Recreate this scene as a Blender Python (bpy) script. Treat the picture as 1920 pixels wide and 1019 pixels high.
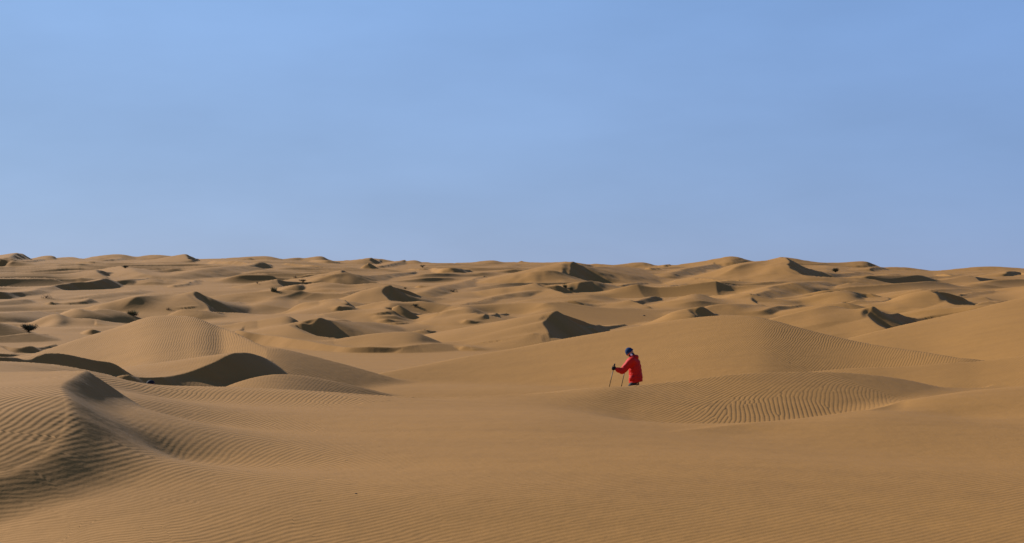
import bpy, bmesh, math, random
import numpy as np
from mathutils import Vector, Matrix, Euler

# ------------------------------------------------------------------ camera, sky, sun, exposure
F = 2133.333          # focal length in photo pixels (40 mm on 36 mm, 1920 wide)
HOR = 505.0           # eye level row
SWELL = 2.1          # height of the background swells, m
ZC = 6.0              # camera height above datum
SC = bpy.context.scene
for o in list(bpy.data.objects):
    bpy.data.objects.remove(o)
cam_d = bpy.data.cameras.new('camera')
cam_d.lens = 40.0
cam_d.sensor_width = 36.0
cam_d.clip_start = 0.05
cam_d.clip_end = 20000.0
cam = bpy.data.objects.new('camera', cam_d)
SC.collection.objects.link(cam)
cam.location = (0, 0, ZC)
cam.rotation_euler = (math.radians(90) - math.atan((509.5 - HOR) / F), 0, 0)
SC.camera = cam

SUN_EL = math.radians(26.0)
SUN_AZ = math.radians(-58.0)      # measured from +Y (view direction) towards +X: sun far left, a little beyond
world = bpy.data.worlds.new('World')
SC.world = world
world.use_nodes = True
wn = world.node_tree.nodes
wl = world.node_tree.links
for n in list(wn):
    wn.remove(n)
sky = wn.new('ShaderNodeTexSky')
sky.sky_type = 'NISHITA'
sky.sun_disc = False
sky.sun_elevation = SUN_EL
sky.sun_rotation = SUN_AZ
sky.altitude = 300.0
sky.air_density = 1.0
sky.dust_density = 0.0
sky.ozone_density = 5.0
# thin milky haze over the Nishita sky: pale blue low down, deeper overhead, paler towards the sun
tcw = wn.new('ShaderNodeTexCoord')
sep = wn.new('ShaderNodeSeparateXYZ')
wl.new(tcw.outputs['Generated'], sep.inputs[0])
el_r = wn.new('ShaderNodeValToRGB')
wl.new(sep.outputs['Z'], el_r.inputs[0])
cr = el_r.color_ramp
cr.elements[0].position = 0.0
cr.elements[0].color = (0.300, 0.395, 0.610, 1)
cr.elements[1].position = 1.0
cr.elements[1].color = (0.075, 0.150, 0.360, 1)
for p_, c_ in ((0.10, (0.278, 0.408, 0.662, 1)), (0.24, (0.255, 0.420, 0.735, 1)), (0.5, (0.150, 0.270, 0.540, 1))):
    e_ = cr.elements.new(p_)
    e_.color = c_
dotn = wn.new('ShaderNodeVectorMath')
dotn.operation = 'DOT_PRODUCT'
wl.new(tcw.outputs['Generated'], dotn.inputs[0])
dotn.inputs[1].default_value = (math.sin(SUN_AZ), math.cos(SUN_AZ), 0.0)
glow = wn.new('ShaderNodeMapRange')
wl.new(dotn.outputs['Value'], glow.inputs['Value'])
glow.inputs['From Min'].default_value = 0.0
glow.inputs['From Max'].default_value = 0.9
glow.inputs['To Min'].default_value = 0.0
glow.inputs['To Max'].default_value = 1.0
tint = wn.new('ShaderNodeMix')
tint.data_type = 'RGBA'
wl.new(glow.outputs[0], tint.inputs['Factor'])
tint.inputs[6].default_value = (0.76, 0.83, 0.93, 1)
tint.inputs[7].default_value = (1.10, 1.10, 1.08, 1)
cl = wn.new('ShaderNodeTexNoise')
clm = wn.new('ShaderNodeMapping')
clm.inputs['Scale'].default_value = (1.6, 1.6, 5.0)
wl.new(tcw.outputs['Generated'], clm.inputs[0])
wl.new(clm.outputs[0], cl.inputs['Vector'])
cl.inputs['Scale'].default_value = 2.2
cl.inputs['Detail'].default_value = 5.0
clr = wn.new('ShaderNodeMapRange')
wl.new(cl.outputs['Fac'], clr.inputs['Value'])
clr.inputs['From Min'].default_value = 0.35
clr.inputs['From Max'].default_value = 0.68
clr.inputs['To Min'].default_value = 0.94
clr.inputs['To Max'].default_value = 1.06
gm = wn.new('ShaderNodeMath')
gm.operation = 'MULTIPLY'
gm.inputs[0].default_value = 1.0
wl.new(clr.outputs[0], gm.inputs[1])
EXPO = 1.2
hz = wn.new('ShaderNodeVectorMath')
hz.operation = 'SCALE'
tm = wn.new('ShaderNodeVectorMath')
tm.operation = 'MULTIPLY'
wl.new(el_r.outputs[0], tm.inputs[0])
wl.new(tint.outputs[2], tm.inputs[1])
wl.new(tm.outputs[0], hz.inputs[0])
gm2 = wn.new('ShaderNodeMath')
gm2.operation = 'MULTIPLY'
wl.new(gm.outputs[0], gm2.inputs[0])
gm2.inputs[1].default_value = 1.0 / (0.05 * 2 ** EXPO)
wl.new(gm2.outputs[0], hz.inputs['Scale'])
mixs = wn.new('ShaderNodeMix')
mixs.data_type = 'RGBA'
mixs.inputs['Factor'].default_value = 0.92
wl.new(sky.outputs[0], mixs.inputs[6])
wl.new(hz.outputs[0], mixs.inputs[7])
bg = wn.new('ShaderNodeBackground')
bg.inputs['Strength'].default_value = 0.05
wo = wn.new('ShaderNodeOutputWorld')
wl.new(mixs.outputs[2], bg.inputs['Color'])
wl.new(bg.outputs[0], wo.inputs['Surface'])

sun_d = bpy.data.lights.new('sun', 'SUN')
sun_d.energy = 3.3
sun_d.angle = math.radians(0.53)
sun_d.color = (1.0, 0.985, 0.94)
sun = bpy.data.objects.new('sun', sun_d)
SC.collection.objects.link(sun)
to_sun = Vector((math.sin(SUN_AZ) * math.cos(SUN_EL), math.cos(SUN_AZ) * math.cos(SUN_EL), math.sin(SUN_EL)))
sun.rotation_euler = to_sun.to_track_quat('Z', 'Y').to_euler()
sun.location = to_sun * 50 + Vector((0, 0, 30))

SC.view_settings.view_transform = 'Standard'
SC.view_settings.look = 'None'
SC.view_settings.exposure = EXPO
SC.view_settings.gamma = 1.0
SC.view_settings.use_curve_mapping = False
try:
    SC.cycles.max_bounces = 6
    SC.cycles.diffuse_bounces = 3
except Exception:
    pass


# ------------------------------------------------------------------ helpers: noise on arrays
def _hash(ix, iy, seed):
    h = (ix.astype(np.int64) * 374761393 + iy.astype(np.int64) * 668265263 + seed * 974634777) & 0xFFFFFFFF
    h = ((h ^ (h >> 13)) * 1274126177) & 0xFFFFFFFF
    h = h ^ (h >> 16)
    return (h & 0xFFFFFF).astype(np.float64) / 16777215.0


def vnoise(x, y, seed=0):
    x0 = np.floor(x)
    y0 = np.floor(y)
    fx = x - x0
    fy = y - y0
    fx = fx * fx * fx * (fx * (fx * 6 - 15) + 10)
    fy = fy * fy * fy * (fy * (fy * 6 - 15) + 10)
    a = _hash(x0, y0, seed)
    b = _hash(x0 + 1, y0, seed)
    c = _hash(x0, y0 + 1, seed)
    d = _hash(x0 + 1, y0 + 1, seed)
    return ((a + (b - a) * fx) * (1 - fy) + (c + (d - c) * fx) * fy) * 2 - 1


def sstep(a, b, x):
    t = np.clip((x - a) / (b - a), 0, 1)
    return t * t * (3 - 2 * t)


# ------------------------------------------------------------------ terrain: far base profile
_PR = np.array([1, 10, 20, 30, 40, 60, 90, 130, 200, 300, 450, 600, 700, 900, 1500, 3000, 9000.])
_PY = np.array([2500, 1300, 900, 782, 734, 683, 630, 586, 547, 523, 507, 500, 498, 501, 508, 515, 512.])
_LR = np.log(_PR)


def skew(th):
    px = 960 + F * np.tan(np.clip(th, -0.5, 0.5))
    return np.interp(px, [-200, 0, 300, 500, 650, 750, 960, 1150, 1250, 1350, 1550, 1650, 1750, 1920, 2100], [-8, -9, -10, -11, -5, -2, -2, 2, 4, 0, 0, 7, 12, 9, 9])


def base_row(r, th):
    lr = np.log(np.maximum(r, 1.0))
    return np.interp(lr, _LR, _PY) + skew(th) * sstep(120, 450, r)


def base_far(r, th):
    c = np.cos(np.clip(th, -0.5, 0.5))
    return -(base_row(r, th) - HOR) / F * np.maximum(r, 1.0) * c


_rs = np.exp(np.linspace(math.log(25), math.log(660), 700))


def depth_of(px, yf):
    th = math.atan((px - 960) / F)
    rows = base_row(_rs, th)
    i = np.argmax(rows <= yf) if (rows <= yf).any() else len(_rs) - 1
    if i == 0:
        return _rs[0] * math.cos(th)
    if rows[i] <= yf:
        t = (rows[i - 1] - yf) / max(rows[i - 1] - rows[i], 1e-6)
    else:
        t = 1.0
    return (_rs[i - 1] + (_rs[i] - _rs[i - 1]) * t) * math.cos(th)


def unproject(px, py, d):
    return ((px - 960) / F * d, d, -(py - HOR) / F * d)


# ------------------------------------------------------------------ terrain: near ground from survey points
NEAR = []
for px, py, d in [
    (960, 1019, 8.2), (960, 930, 10), (960, 860, 13), (960, 800, 17.5), (960, 765, 22), (960, 752, 24),
    (500, 1019, 8.0), (500, 930, 9.6), (500, 850, 13), (500, 790, 18), (500, 752, 22.3),
    (300, 1019, 7.8), (300, 930, 9.4), (300, 850, 12.2), (300, 790, 16.2), (300, 744, 21.8),
    (1400, 1019, 8.6), (1400, 930, 10.8), (1400, 860, 14), (1400, 808, 18.5),
    (1800, 1019, 9), (1800, 930, 11.5), (1800, 850, 16), (1800, 780, 22), 
    (100, 1019, 7.9), (120, 965, 8.7), (225, 757, 15.7), (265, 757, 17.6), (215, 800, 12.2), (195, 850, 10.6), (150, 895, 9.95), (90, 930, 9.35), (30, 950, 9.0),
    (-100, 1019, 8.1), (-100, 965, 8.9), (-200, 760, 15), (30, 715, 18),
    (1400, 812, 23), (1550, 795, 25), (1650, 772, 28), (1280, 806, 22), (1120, 775, 22)]:
    NEAR.append(unproject(px, py, d))
for px, py, d in [(1391, 798, 19), (1540, 783, 20.5), (1615, 770, 22), (1689, 753.5, 24.5), (1763, 744, 27), (1838, 735, 30), (1940, 725, 34),
                  (1160, 726, 27), (1042, 737.5, 26), (807, 745, 25.5), (696, 740.5, 25), (560, 732, 24.6),
                  (450, 727, 24.5), (340, 724, 24.4), (260, 719.5, 24), (163, 694.7, 23), (60, 681, 22.5), (-60, 677, 22)]:
    NEAR.append(unproject(px, py, d))
NEAR += [(-16, 31, -3.3), (-9.6, 29.4, -4.35), (-6.5, 30.2, -4.3), (-4, 30.5, -4.0), (0, 31, -4.0), (3.1, 30.6, -3.85), (7, 33.5, -4.0),
         (12, 36, -4.1), (20, 38, -4.0), (-18, 40, -3.9), (-8, 40, -4.3), (3, 40, -4.3), (14, 42, -4.3),
         (0, 0, -1.75), (-4, 0, -1.5), (5, 0, -1.8), (0, -12, -2.0), (-14, 0, -1.0), (16, 0, -2.2), (-20, 20, -1.6),
         (24, 22, -2.9), (0, 4, -1.8), (3, 4, -1.85), (-2.5, 4, -1.72)]
NEAR = np.array(NEAR)


def _tps(d2):
    return 0.5 * d2 * np.log(d2 + 1e-9)


def _fit():
    n = len(NEAR)
    P = NEAR[:, :2]
    d2 = ((P[:, None] - P[None]) ** 2).sum(-1)
    A = np.zeros((n + 3, n + 3))
    A[:n, :n] = _tps(d2) + np.eye(n) * 0.03
    A[:n, n] = 1
    A[:n, n + 1:] = P
    A[n, :n] = 1
    A[n + 1:, :n] = P.T
    b = np.zeros(n + 3)
    b[:n] = NEAR[:, 2]
    return np.linalg.solve(A, b)


_W = _fit()


def near_z(x, y):
    n = len(NEAR)
    z = _W[n] + _W[n + 1] * x + _W[n + 2] * y
    for i in range(n):
        d2 = (x - NEAR[i, 0]) ** 2 + (y - NEAR[i, 1]) ** 2
        z += _W[i] * _tps(d2)
    return z


def swells(x, y, r):
    """smaller wind-shaped swells between the dunes: long gentle backs, shorter lee sides (down-wind = right and towards the camera)"""
    out = np.zeros_like(x)
    uu = 0.78 * x - 0.62 * y
    vv = 0.62 * x + 0.78 * y
    for lam, amp, sd in ((31.0, 1.0, 51), (17.0, 0.55, 61)):
        ph = uu / lam + 0.55 * vnoise(vv / (lam * 2.0), uu / (lam * 2.5), sd) + 0.9 * vnoise(vv / (lam * 4), uu / (lam * 4), sd + 1)
        f = ph - np.floor(ph)
        sw = np.where(f < 0.74, np.sin(0.5 * math.pi * np.clip(f / 0.74, 0, 1)) ** 2 * 0.55 + 0.45 * f / 0.74, np.clip((1 - f) / 0.26, 0, 1) ** 1.6)
        am = np.clip(0.5 + 0.9 * vnoise(vv / (lam * 2.8), uu / (lam * 1.4), sd + 2), 0.05, 1.2)
        out = out + SWELL * amp * am * (sw - 0.4) * sstep(80, 125, r) * (1 - 0.6 * sstep(300, 500, r))
    return out


def base_z(x, y):
    r = np.hypot(x, y)
    th = np.arctan2(x, np.maximum(y, 0.001))
    th = np.where(y < 0, np.sign(x) * 1.2, th)
    z = base_far(r, th)
    amp = sstep(45, 90, r) * 0.32
    z = z + amp * (vnoise(x / 22 + y / 60, y / 34 - x / 90, 3) + 0.45 * vnoise(x / 9, y / 15, 5))
    z = z + sstep(250, 600, r) * 0.5 * vnoise(x / 55, y / 90, 9)
    m = r < 46
    if m.any():
        zn = near_z(x[m], y[m])
        zn = zn + 0.025 * vnoise(x[m] / 2.6, y[m] / 2.6, 11) * sstep(3, 8, r[m]) + 0.05 * vnoise(x[m] / 6, y[m] / 6, 12)
        w = sstep(36, 46, r[m])
        z[m] = zn * (1 - w) + z[m] * w
    return z
# ------------------------------------------------------------------ terrain: the dunes, one crest line each
# walking along a crest its lee (slip) side lies on the left hand; points are (column, row of the crest,
# row of the ground at its foot or minus the distance in metres [, lee slope in degrees])
S, B = 's', 'b'
DUNES = [
 # --- skyline, left to right
 (S, [(57,486,488),(32,474.5,490),(17,483,492)], {}),
 (S, [(8,496,500),(0,486,500),(-20,484,500)], {}),
 (B, [(60,485,490),(75,481,490),(88,479,490),(98,480,490),(108,485,490)], {}),
 (B, [(106,484,490),(137,482,491),(160,487,492)], {}),
 (B, [(156,486,490),(178,480.6,490),(225,477,490),(240,479,490),(256,484,490)], {}),
 (S, [(232,485,487),(215,487,490),(195,489,491)], {'l':22}),
 (S, [(83,487,489),(62,489,493),(40,490,493),(20,486,490)], {'l':25}),
 (S, [(182,493.5,494.5),(165,491,494.5),(146,492,494)], {'l':25}),
 (B, [(245,483,487),(275,479,487),(300,478,487),(332,482,487)], {}),
 (S, [(374,488,489),(358,481.5,490.5),(347,477,491),(352,484,492),(358,488.5,493)], {}),
 (B, [(372,489,492),(400,487,492),(440,483.5,492),(490,480.5,492),(507,481,492),(532,487,492)], {}),
 (S, [(466,497,498),(446,490,495),(416,490.5,496),(400,489,494)], {'l':26}),
 (S, [(507,497,498),(500,494,501),(492,491,502.5),(478,496,504.5),(466,499,506),(458,506,507.5)], {}),
 (S, [(477,486.5,488),(468,485,488),(461,487,488)], {}),
 (B, [(530,487,491),(557,483,491),(570,485,491)], {}),
 (B, [(566,486,492),(585,482,493),(601,480,493),(617,487.5,494),(637,494,495)], {}),
 (S, [(638,493.5,495),(620,489.5,494.5),(600,488.5,493.5),(585,489,491)], {'l':22}),
 (B, [(620,490,495),(660,487.5,495),(694,484,495)], {'l':24}),
 (S, [(721,493.5,494.5),(705,488,495.5),(694,483.8,496),(691,487,496.5),(697,492,497)], {}),
 (S, [(710,503,504),(700,498,504.5),(690,493.5,505),(686,498,505),(685,502.5,504.5)], {}),
 (S, [(761,489,491),(740,494,497),(715,501,503)], {'l':24}),
 (B, [(722,494.5,498),(755,491,498),(782,488,498),(791,492,498)], {'l':24}),
 (S, [(797,505.5,507),(785,505.5,507.5),(768,506,507)], {'l':25}),
 (S, [(885,509,510),(860,503.3,512),(841,502.5,513.5),(826,504,511.5),(810,503,506)], {}),
 (B, [(845,494.5,498),(890,491.5,498),(923,488.3,498),(935,490,498),(946,493.5,498)], {'l':26}),
 (S, [(982,493,494),(976,490,494.5),(971,492.5,494)], {}),
 (B, [(950,492.5,506),(1000,492,512),(1042,492,518),(1060,490.8,524)], {'l':18}),
 (S, [(1222,512,514),(1200,504.5,517,17),(1165,502,521,17),(1129,500,525,18),(1100,499.5,527,20),(1087,496.5,528,33),(1071,491.5,528,34),
      (1067.5,500,529,34),(1066.5,508,530,34),(1068,518,531),(1062,529,533)], {}),
 (B, [(1092,497,500),(1119,494.3,500),(1149,498.5,500)], {}),
 (B, [(1148,498.5,500),(1180,493.5,500),(1208,491.7,500),(1229,497.5,500)], {}),
 (S, [(1262,498.5,500.5),(1250,498.8,501),(1244,499.5,500.5)], {}),
 (S, [(1240,505,506),(1222,505,507),(1212,502.5,506)], {}),
 (B, [(1225,500,507),(1277,496,507),(1324,489,507),(1355,483,507),(1373,480.5,507),(1392,484.5,507),(1416,492,507)], {'l':16}),
 (S, [(1400,490.5,492.5),(1375,491.5,495),(1357,493.5,496)], {'l':25}),
 (S, [(1345,494.5,497),(1310,500,508),(1277,506.5,516),(1262,512,519)], {'l':19}),
 (B, [(1410,493,522),(1440,488,524),(1462,482.3,526)], {'l':12}),
 (S, [(1620,510,514,20),(1584,513,517,22),(1557,512,520,26),(1522,504.7,523),(1495,495,525),(1475.7,484,526),
      (1477,490,527),(1482.6,501,528),(1492,510,529),(1504.6,515.7,530),(1536,520.5,530.5),(1569,524.5,531),(1600,527,531)], {}),
 (B, [(1500,495,501),(1540,492.5,501),(1577,493,501),(1616,490,501),(1626,491,501),(1640,497,501),(1658,503,505)], {}),
 (B, [(1648,503,506),(1676,500.5,506),(1715,503,507),(1746,508,509)], {}),
 (S, [(1656,502,504),(1640,502,508),(1630,506,508.5)], {'l':26}),
 (B, [(1738,510,516),(1790,504.5,516),(1825,501,516),(1866,500,516),(1890,501.5,516),(1925,504.5,516),(1980,507,516)], {}),
 (S, [(1930,516,517),(1908,510.5,515),(1894,508.5,517),(1880,516,518.5)], {}),
 (S, [(1830,520,522),(1797,521,523.5),(1780,518,523.5),(1774,514.3,523),(1758,516,518)], {'l':24}),
 (S, [(1771,530.5,535.5),(1763,532,537),(1758,537,538.5)], {}),
 # --- far left field
 (S, [(230,515,516),(205,509.5,517.5),(180,507.2,518.5),(190,513,521.5),(204,519.8,523)], {}),
 (S, [(222,533,534),(199,521.8,539),(180,525,541),(165,528,542),(132,530,543),(110,534,544),(88,539,545,26),(66,543.5,549,26),(27,548,558),(0,546.6,560),(-30,545,560)], {}),
 (S, [(58,563,565),(40,561,567),(20,563,569),(0,566,572),(-20,568,573)], {'l':20}),
 (B, [(144,543,551),(185,538,551),(220,533,551),(260,527,550),(283,522.5,549),(310,525,547)], {'w':7}),
 (S, [(270,544,547),(225,549,554),(185,554,559),(160,559,561)], {'l':18,'c':10}),
 (S, [(168,559,567),(158,565,571),(132,569,571.5)], {'l':30}),
 (S, [(110,570.5,571.5),(98,566.3,572),(91,570.5,571.5)], {}),
 (S, [(228,588,590,16),(203,582,594,20),(196,580.3,596,20),(165,583,598,20),(150,581,598,24),(138,579,597,34),(125,583,595,34),(112,588,591,34)], {}),
 (S, [(112,587.5,589),(92,585,590),(60,584,596),(20,586,601),(-20,588,603)], {'l':18}),
 (B, [(30,615,606),(58,604,606),(80,595,606),(97,589.5,605),(112,588.5,604),(132,596.5,604),(165,596.5,604),(195,602,603),(225,609,603)], {'l':20,'h':0.9,'c':20}),
 (S, [(30,619,622),(12,609,625),(-10,605,628),(-40,604,628)], {'l':26,'c':8}),
 (S, [(90,632.5,633.5),(75,627.5,636),(60,625,638),(25,628,640),(0,631,641),(-20,632,641)], {'l':18}),
 (S, [(180,608,609),(172,599.5,604),(165,602,605)], {}),
 (S, [(190,622.5,624),(180,619.5,627),(166,618,628),(155,620,625)], {}),
 (S, [(105,647,650),(75,652,658),(63,648.5,660),(41,652,662),(22,651,660),(3,648.3,657),(15,655,662),(34,662,666)], {}),
 (S, [(50,665.7,667),(20,663.5,668.5),(0,662,668.5),(-25,660,667)], {}),
 (S, [(306,525,526),(281,519.5,524),(265,513,522),(245,504,515),(228,499,508)], {'l':13,'c':6}),
 (S, [(276,523,524),(260,523.2,530),(240,524,532.5),(225,526,534)], {'l':28}),
 (S, [(470,500,503),(430,499,508),(398,502,514.5),(360,509,519.5),(320,518,524)], {'l':19,'c':12}),
 (S, [(372,526,528),(352,532,536),(330,536.5,540),(322,537,539)], {'l':22}),
 (S, [(455,567.5,569,17),(432,566,575,18),(405,561.7,581,20),(384,555,584,26),(368,546.4,584,34),(361,550,585,34),(370,564,588),(383,579,591),(395,584.5,592.5),(408,586,591)], {}),
 (S, [(408,586,592),(395,585.5,594),(384,583.5,595,22),(350,581,596,26),(336,581.5,595),(325,588,593)], {}),
 (S, [(355,577,579),(345,578,580.5),(338,579.5,580.5)], {}),
 (S, [(470,613,614.5),(455,618,620),(440,622,624)], {'l':20}),
 # --- far middle field
 (S, [(602,503.5,504.5),(585,498,503),(565,497,501),(535,494,497)], {'l':22}),
 (B, [(455,519,530),(480,513.5,531),(494,514,532),(505,519,533),(518,525,535)], {'l':22}),
 (S, [(592,530.5,532),(562,529,534.5),(540,527.5,536.5),(518,525,538),(523,530,538.5),(529,535,539)], {}),
 (S, [(592,536,538),(562,534.5,544),(545,535,546),(530,540,546),(518,543,545)], {'l':26}),
 (B, [(560,536,556),(598,529,558),(630,531,558),(656,534,558),(693,531,560),(716,531.3,563)], {'w':6,'l':14}),
 (S, [(830,560,562,16),(800,557.5,564,18),(779,555,566,20),(754,549,568,27),(740,541,569,34),(729,534.5,569,34),(733,543,570,34),(730,552,571,34),(729.5,562,573),(740,568,575),(752,571,577)], {}),
 (S, [(690,543,545),(652,548,552),(620,556.5,560),(605,558.5,561)], {'l':17,'c':5}),
 (S, [(780,510,512),(740,512.5,519,26),(705,516,525,26),(680,516.5,528,28),(655,512,530),(640,507.3,531),(646,517,532),(650,526,534),(655,533,536)], {}),
 (S, [(645,511,524),(625,514,530),(605,522,530.5)], {'l':22,'c':10}),
 (S, [(700,570,571.5),(672,570.5,574),(655,568,577),(643,565.3,578),(646,571,579),(649,576,580)], {}),
 (B, [(596,565,576),(620,560,577),(634,561.5,578),(643,565.5,579)], {}),
 (S, [(636,577,578.5),(629,573.8,579),(624,576.5,578.5)], {}),
 (B, [(650,578.5,588),(680,572,590),(705,567.3,590),(728,564,588)], {'l':16}),
 (S, [(788,590,591),(765,583.5,596),(755,577.5,598),(746,572.8,599),(739,577,599),(735.5,584,599),(735,591,600),(742,596,601)], {}),
 (S, [(722,585.5,587),(705,588,590.3),(697,590,591)], {}),
 (S, [(737,592,596),(715,593,597),(702,593,595)], {'l':24}),
 (S, [(740,602,606),(727,597.5,605),(717,599,603.5)], {'l':30}),
 (S, [(762,606,607.5),(745,605.5,609),(728,607,608.5)], {'l':24}),
 (S, [(912,518.5,521),(880,526,531),(857,531.5,538),(825,537,547,24),(805,544,554,26),(785,550,557)], {'l':19,'c':6}),
 (S, [(791,539.5,540.5),(784,536.3,541),(781,538.5,540.5)], {}),
 (S, [(788,575.5,577),(778,572,577.5),(768,573,576.5)], {}),
 (S, [(1010,545,548),(980,547.5,553),(940,555,560),(899,565.5,570),(862,572.5,576)], {'l':20,'c':5}),
 (B, [(820,586,598),(850,578,600),(873,574,601),(892,580,602),(912,588,602)], {'w':7,'l':14}),
 (S, [(946,589,590),(935,589,593.5),(920,590.5,597.5),(914,592.8,596)], {}),
 (S, [(919,595,599),(905,591,601),(892,586.8,601.5),(898,592,602.5),(906,599,603)], {}),
 (S, [(892,605,606.8),(884,602.3,606.8),(875,600,605.5)], {}),
 (S, [(824,621.5,623.5),(812,622,626.5),(800,616.3,624.5),(806,621,626)], {}),
 (B, [(480,601,608),(515,595,610),(538,593,611),(547,597,611),(556,603,611)], {'l':18}),
 (S, [(735,610,612,15),(700,604.7,617,16),(658,603.8,623,18),(625,602,628,20),(612,599.5,630,30),(599.6,596.3,631,34),(592,602,632,34),(581.7,608,632,34),(562.5,606.6,632,34),(554,610,631),(572,621,636),(597,629.5,639),(627,636,640)], {}),
 (B, [(625,637,646),(665,630.5,648),(700,626,649),(735,623,649),(760,622.3,649),(780,625,649),(793,629.5,649),(830,642,649)], {'l':20,'d':76}),
 (S, [(1062,542,544),(1053,535.8,548),(1035,537,549.5),(1022,537.5,549.5),(1014,534,549),(1006.5,531.3,548.5),(1029,540.5,552),(1056,548,556),(1084,556,561),(1108,562,564)], {}),
 (S, [(1063,516,519),(1037,507.5,524),(1008,508,527),(975,512.5,526),(950,516,526)], {'l':20,'c':4}),
 (S, [(1140,533,541,18),(1118,528.5,543,20),(1097,527,545,30),(1085,530,546.5),(1081,537,547.5),(1080,545,548.5)], {}),
 (B, [(1105,531,544),(1150,527,544),(1190,521,543),(1220,516,542),(1250,512.3,540),(1262,512.2,539),(1271,514.5,538),(1288,522.5,537),(1317,529.5,537)], {'w':8,'l':14}),
 (S, [(1214,531.3,533),(1190,531.3,536.5),(1166,535.3,538.5)], {'l':24}),
 (S, [(1130,574,575.5,18),(1105,569.5,577,22),(1091,567,578.5,30),(1077,563.8,579,34),(1062,564.8,578,34),(1075,570.5,580),(1089,574.8,581),(1112,577.5,581)], {}),
 (S, [(1240,558.5,560),(1223,555.3,563.5),(1210,559.5,567),(1196,565,571.5),(1178.5,562.8,573.5),(1196,569,576),(1217,576,579)], {}),
 (S, [(1342,590,591.5),(1325,583,597),(1312,575.3,599),(1304,578,599.5),(1302,584,600),(1307,592,602)], {}),
 (S, [(1428,573.5,576),(1400,571,580),(1375,569.5,584),(1345,571.5,586),(1325,577,587)], {'l':15,'c':6}),
 (S, [(1474,533,549,22),(1457,537,552,22),(1440,543,556,21),(1425,549,561,24),(1412,553,563,34),(1406,553.3,564,34),(1411,561,567),(1416,568,570),(1428,575,578)], {}),
 (S, [(1474,532,549),(1465,534.5,550.5),(1457,540,551.5),(1456,549,552.5)], {}),
 (S, [(1408,553,556),(1392,551.3,557),(1365,553,558),(1338,555,557)], {'l':18}),
 (S, [(1338,555,557),(1318,551.3,558),(1295,554.5,558)], {'l':13,'c':5}),
 (S, [(1290,522.5,525),(1340,526,529)][::-1], {'l':15}),
 (S, [(1388,526,528),(1365,526.3,529.5)], {'l':26}),
 (S, [(1288,533,535),(1260,537,541),(1235,542,545)], {'l':17,'c':5}),
 # --- far right field
 (S, [(1540,528,531),(1510,528,541),(1480,530,547)], {'l':19,'c':8}),
 (B, [(1430,576,586),(1470,566,586),(1500,559,585),(1540,550,582),(1570,545,578),(1600,546,576),(1616,551,575),(1630,558,574)], {'w':8,'l':14}),
 (S, [(1606,575,577),(1594,570.3,580.5),(1584,565.8,582),(1592,572,583),(1600,577.5,584)], {}),
 (S, [(1584,567.5,577),(1557,570,580),(1509,575,584),(1475,580,586)], {'l':16,'c':3}),
 (S, [(1505,573,574.5),(1480,574.3,578.5),(1460,574,582),(1440,577,584.5),(1425,582,587)], {'l':25}),
 (S, [(1584,580.3,582),(1572,583.3,584.8)], {}),
 (S, [(1537,595,596.3),(1530,592.7,598),(1514,597.5,602.5),(1511,601.5,603.5)], {}),
 (B, [(1545,591,604),(1601,576,604),(1640,563,602),(1665,556,599),(1700,547,594),(1730,542.3,589)], {'w':7,'l':14}),
 (S, [(1885,564,567),(1852,569,573,24),(1825,569,576,30),(1800,565.5,578),(1784,560,579),(1763,552,580),(1746.6,543.3,580),(1760,554,582),(1775,563,583),(1792,570,584),(1808,574,584.5),(1835,574.5,583)], {}),
 (B, [(1680,588,598),(1729,578,600),(1770,573,600),(1820,571.8,599),(1860,573.5,597)], {'l':16}),
 (S, [(1733,580.3,582),(1722,583.7,584.8)], {}),
 (S, [(1860,546,548),(1830,549,553),(1800,556,559)], {'l':15,'c':5}),
 (S, [(1712,598.5,600.5),(1697,588.8,608),(1671,589,613),(1654,584,617),(1635,575,619),(1629,584,619.5),(1623.5,591,620),(1638,599,623),(1653,609,626),(1668,616.5,628)], {}),
 (S, [(1744,597,598.5),(1728,598,600.5),(1713,598.3,602)], {'l':26}),
 # --- middle distance
 (S, [(1123,623,626),(1095,611.6,632),(1070,600,636),(1041,583.7,639),(1034,590,641,32),(1026,600,643,32),(1019.5,604.7,646),(1023,615,649),(1027,625,652),(1030,643,656)], {}),
 (S, [(1000,627,631),(970,636,641),(940,641,644),(910,644,646)], {'l':13,'c':5}),
 (S, [(1175,609,610.5),(1150,611,614.5),(1127,611,620),(1122,609,621),(1112,616,622)], {}),
 (B, [(1590,634,-69.0),(1640,621,-70.0),(1700,608,-71.2),(1742,598,-72.0),(1822,579.5,-73.0),(1920,556,-74.2),(1990,545,-75.0)], {'w':7,'c':25,'raw':1,'win':75,'sm':12,'smy':4}),
 (B, [(690,704,-46.0),(720,697.5,-46.6),(775,688.6,-47.6),(830,677.6,-48.7),(885,667,-49.7),(960,655,-50.8),(1030,641.5,-51.6),(1121,623,-52.8),(1220,607.5,-54.0),(1307,592.5,-54.3),(1351,590,-54.0),(1392,590,-53.2),(1420,592,-52.5),(1447,598,-51.6),(1495,613.7,-50.0),(1536,624.7,-48.7),(1598,639,-46.7),(1660,651,-44.9),(1701,655.5,-43.7),(1760,663,-42.7),(1800,672,-42.0)], {'w':8,'c':22,'l':12,'raw':1,'win':26,'sm':22,'smy':6}),
 (S, [(890,655,657),(852,647,652.5,16),(819,643.5,651,16),(775,648,654.5,20),(745,652,658),(686,650,659.5),(659,651.3,661),(631,650,659.5),(597,644,654),(562,637,650),(514,630,645.5),(480,626.7,643),(455,623,642),(436,620,639)], {'l':33}),
 (S, [(890,655.5,657),(870,650,655),(862,652,655)], {}),
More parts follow.
